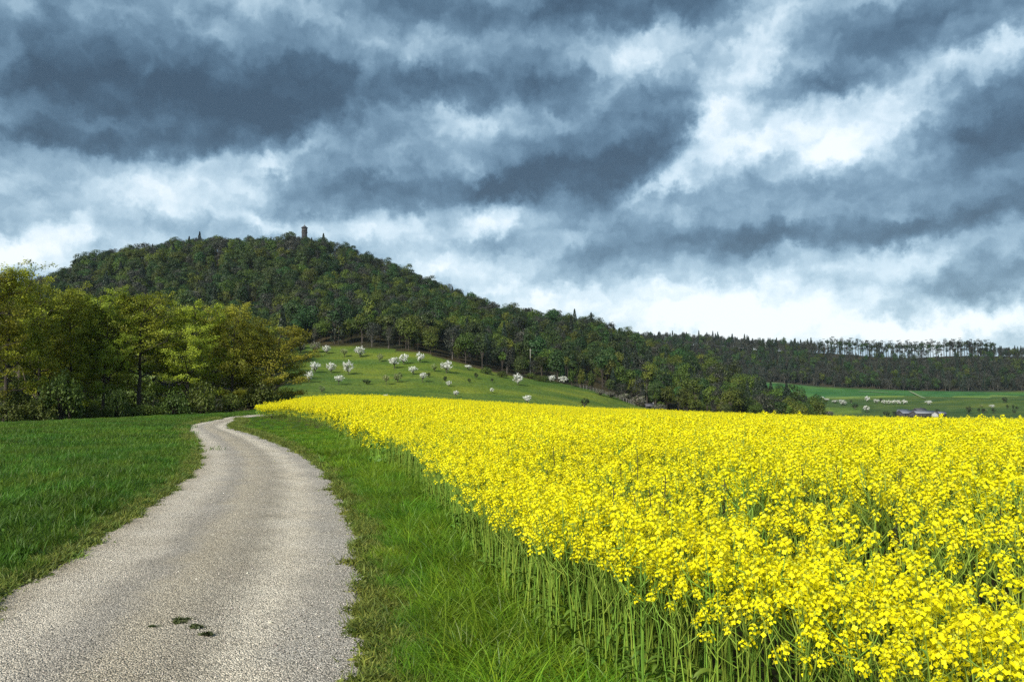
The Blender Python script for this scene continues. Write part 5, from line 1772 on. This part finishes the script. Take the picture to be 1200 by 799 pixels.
def build_tower():
    X, Y, Z = at_px(353.7, 742)
    eave = z_of(267.2, 742, 354) - Z
    t = empty('lookout_tower', (X, Y, Z))
    tag(t, 'dark masonry lookout tower with pointed roof on the hilltop', 'tower')
    rot = math.pi / 8
    mb = MB(); ngon_prism(mb, 8, 2.75, 2.45, -3, eave - 4.2, rot); mb.obj('shaft', MAT['stone_wall'], t)
    mb = MB(); ngon_prism(mb, 8, 2.9, 2.9, eave - 4.2, eave - 3.8, rot); mb.obj('cornice', MAT['stone_trim'], t)
    rm = MB(); ngon_prism(rm, 8, 2.5, 2.5, eave - 3.8, eave, rot); lan = rm.obj('lantern_room', MAT['stone_wall'], t)
    for k in range(8):
        a = k * math.pi / 4
        ap = 2.5 * math.cos(math.pi / 8)
        w = MB(); box(w, (0, 0, 0), (0.9, 0.08, 1.9)); o = w.obj('window', MAT['glass_dark'], lan)
        o.location = (math.cos(a) * (ap + 0.03), math.sin(a) * (ap + 0.03), eave - 2.3); o.rotation_euler = (0, 0, a + math.pi / 2)
        w = MB()
        box(w, (0, 0, 1.05), (1.35, 0.16, 0.25)); box(w, (0, 0, -1.05), (1.35, 0.16, 0.2)); box(w, (-0.57, 0, 0), (0.22, 0.16, 1.88)); box(w, (0.57, 0, 0), (0.22, 0.16, 1.88))
        fr = w.obj('window_frame', MAT['stone_trim'], lan); fr.location = o.location; fr.rotation_euler = o.rotation_euler
    mb = MB(); ngon_prism(mb, 8, 3.15, 3.05, eave, eave + 0.35, rot); mb.obj('eave', MAT['slate'], t)
    mb = MB(); ngon_prism(mb, 8, 3.05, 0.12, eave + 0.35, eave + 2.6, rot); rf = mb.obj('roof', MAT['slate'], t)
    mb = MB(); tube(mb, [(0, 0, eave + 2.3), (0, 0, eave + 6.2)], [0.12, 0.05], 6, cap=True); mb.obj('spire', MAT['metal'], rf)
    mb = MB(); ngon_prism(mb, 8, 0.26, 0.26, eave + 3.0, eave + 3.35); mb.obj('finial', MAT['metal'], rf)
    for zz_ in (eave - 8, eave - 13):
        w = MB(); box(w, (0, 0, 0), (0.5, 0.3, 1.3)); o = w.obj('slit_window', MAT['glass_dark'], t); o.location = (0.0, -2.42, zz_)


build_tower()

# ------------------------------------------------------------------ pale pole at the wood edge
def build_pole():
    X, Y, Z, r = ground_at(621.5, 439, rmin=150)
    h = 31 * r / FPX
    o = empty('utility_pole', (X, Y, Z - 0.3)); tag(o, 'tall pale pole at the wood edge above the hedge', 'pole')
    MAT['pole'] = plain_mat('pale_wood', (0.26, 0.26, 0.22), (0.36, 0.35, 0.30), 3.0, 0.8, 0.1, stretch=(1, 1, .2))
    mb = MB(); tube(mb, [(0, 0, 0), (0, 0, h)], [0.20, 0.14], 8, cap=True); mb.obj('shaft', MAT['pole'], o)
    mb = MB(); box(mb, (0, 0, h - 0.7), (1.7, 0.14, 0.16)); mb.obj('crossarm', MAT['pole'], o)
    for x in (-0.7, 0.7):
        mb = MB(); tube(mb, [(x, 0, h - 0.62), (x, 0, h - 0.38)], [0.07, 0.05], 6, cap=True); mb.obj('insulator', MAT['stone_trim'], o)


build_pole()

# ------------------------------------------------------------------ wire fence down the right edge of the orchard slope
def build_fence():
    MAT['post'] = plain_mat('grey_post', (0.15, 0.145, 0.13), (0.25, 0.24, 0.22), 4.0, 0.85, 0.1)
    ln = [ground_at(px, py, rmin=150)[:3] for px, py in ((672, 452.5), (690, 457), (706, 462), (722, 467), (736, 472), (744, 475.5))]
    ln = spline(np.array(ln), 22)
    o = empty('wire_fence', ln[0]); tag(o, 'grey wire fence running down the wood edge to the crop', 'fence')
    post = MB(); tube(post, [(0, 0, -0.4), (0, 0, 1.9)], [0.09, 0.08], 6, cap=True); pm = post.mesh('post', [MAT['post']])
    tops = []
    for p in ln:
        z = float(zfun(p[0], p[1]))
        c = bpy.data.objects.new('post', pm); link(c, o)
        c.location = (p[0] - ln[0][0], p[1] - ln[0][1], z - ln[0][2])
        tops.append((c.location[0], c.location[1], c.location[2]))
    tops = np.array(tops)
    for h in (0.5, 1.0, 1.5, 1.8):
        mb = MB(); tube(mb, tops + (0, 0, h), np.full(len(tops), 0.02), 4); mb.obj('wire', MAT['metal'], o)


build_fence()

# ------------------------------------------------------------------ farm in the valley
MAT['render_white'] = plain_mat('white_render', (0.26, 0.26, 0.26), (0.34, 0.34, 0.34), 0.8, 0.9, 0.05)
MAT['boards'] = plain_mat('dark_boards', (0.028, 0.028, 0.031), (0.05, 0.05, 0.054), 2.0, 0.9, 0.2, stretch=(1, 1, 0.2))
MAT['roof_grey'] = plain_mat('grey_sheet_roof', (0.09, 0.10, 0.125), (0.15, 0.16, 0.19), 1.0, 0.6, 0.1)
MAT['roof_dark'] = plain_mat('dark_tile_roof', (0.05, 0.048, 0.055), (0.09, 0.085, 0.095), 2.0, 0.8, 0.2)
MAT['roof_pale'] = plain_mat('pale_sheet_roof', (0.13, 0.14, 0.155), (0.19, 0.20, 0.22), 1.0, 0.6, 0.1)


def house(px, py, name, L_, W_, H_, RH, rz, wall, roof, label, cat, chimney=False, nwin=3):
    X, Y, Z, r = ground_at(px, py, rmin=150)
    t = empty(name, (X, Y, Z - 0.2), rz); tag(t, label, cat, 'farm buildings in the valley' if px > 1000 else None)
    mb = MB()
    x, y = L_ / 2, W_ / 2
    box(mb, (0, 0, H_ / 2), (L_, W_, H_))
    mb.add([(-x, -y, H_), (-x, y, H_), (-x, 0, H_ + RH), (x, -y, H_), (x, y, H_), (x, 0, H_ + RH)], [(0, 2, 1), (3, 4, 5)])
    mb.obj('wall', MAT[wall], t)
    ov, th = 0.5, 0.22
    rf = MB()
    for s in (-1, 1):
        ex, ey, ez = x + ov, s * (y + ov), H_ - RH * ov / y
        V = [(-ex, 0, H_ + RH + 0.02), (ex, 0, H_ + RH + 0.02), (ex, ey, ez + 0.02), (-ex, ey, ez + 0.02)]
        V += [(a, b, c + th) for a, b, c in V]
        rf.add(V, [(0, 1, 2, 3), (4, 7, 6, 5), (0, 4, 5, 1), (2, 6, 7, 3), (1, 5, 6, 2), (0, 3, 7, 4)])
    ro = rf.obj('roof', MAT[roof], t)
    if chimney:
        c = MB(); box(c, (x * 0.4, 0.6, H_ + RH), (0.7, 0.7, 2.0)); c.obj('chimney', MAT['boards'], ro)
    for s in (-1, 1):
        for k in range(nwin):
            w = MB(); box(w, (-x + L_ * (k + 0.5) / nwin, s * (y + 0.04), H_ * 0.55), (1.2, 0.1, 1.3)); w.obj('window', MAT['glass_dark'], t)
    d = MB(); box(d, (x + 0.04, 0, 1.5), (0.1, min(3.0, W_ * 0.4), 3.0)); d.obj('door', MAT['boards' if wall != 'boards' else 'metal'], t)


house(1061, 488.2, 'barn', 12, 9, 3.2, 2.4, 0.25, 'boards', 'roof_grey', 'grey roofed barn at the left end of the valley farm', 'barn')
house(1058, 486.2, 'shed', 8, 6, 3.2, 1.8, -0.5, 'boards', 'roof_grey', 'small grey shed behind the left barn of the farm', 'shed')
house(1071, 488.8, 'barn', 9, 8, 3.2, 2.2, 1.1, 'boards', 'roof_dark', 'dark roofed barn between the grey barn and the long one', 'barn')
house(1082, 488.6, 'long_barn', 17, 9, 3.4, 2.0, 0.06, 'boards', 'roof_pale', 'long pale roofed barn in the middle of the valley farm', 'barn', nwin=5)
house(1078, 486.3, 'house', 10, 8, 3.4, 2.6, 0.3, 'boards', 'roof_dark', 'dark roofed house behind the long pale barn', 'house', True)
house(1096.5, 489.4, 'house', 6, 5, 3.2, 2.0, 0.9, 'render_white', 'roof_dark', 'white walled house at the right end of the valley farm', 'house', True)
house(1103, 488.4, 'shed', 6, 5, 3.0, 1.6, 0.1, 'boards', 'roof_grey', 'small grey shed right of the white farm house', 'shed')
house(761, 478.5, 'hut', 3.6, 3, 1.4, 0.9, 0.2, 'boards', 'roof_dark', 'small dark roofed hut below the wood behind the crop', 'hut', nwin=2)

# ------------------------------------------------------------------ air: the far ridge fades slightly to blue
def build_haze():
    m, nt, out = nodes_of('air')
    v = nt.nodes.new('ShaderNodeVolumePrincipled')
    v.inputs['Color'].default_value = (0.70, 0.86, 1.0, 1)
    v.inputs['Density'].default_value = 0.00004
    v.inputs['Anisotropy'].default_value = 0.3
    nt.links.new(v.outputs[0], out.inputs['Volume'])
    mb = MB(); box(mb, (0, 0, 60), (3900, 3900, 230))
    o = mb.obj('haze', m)
    tag(o, 'thin bluish air over the valley and the far ridge', 'haze', kind='stuff')


build_haze()
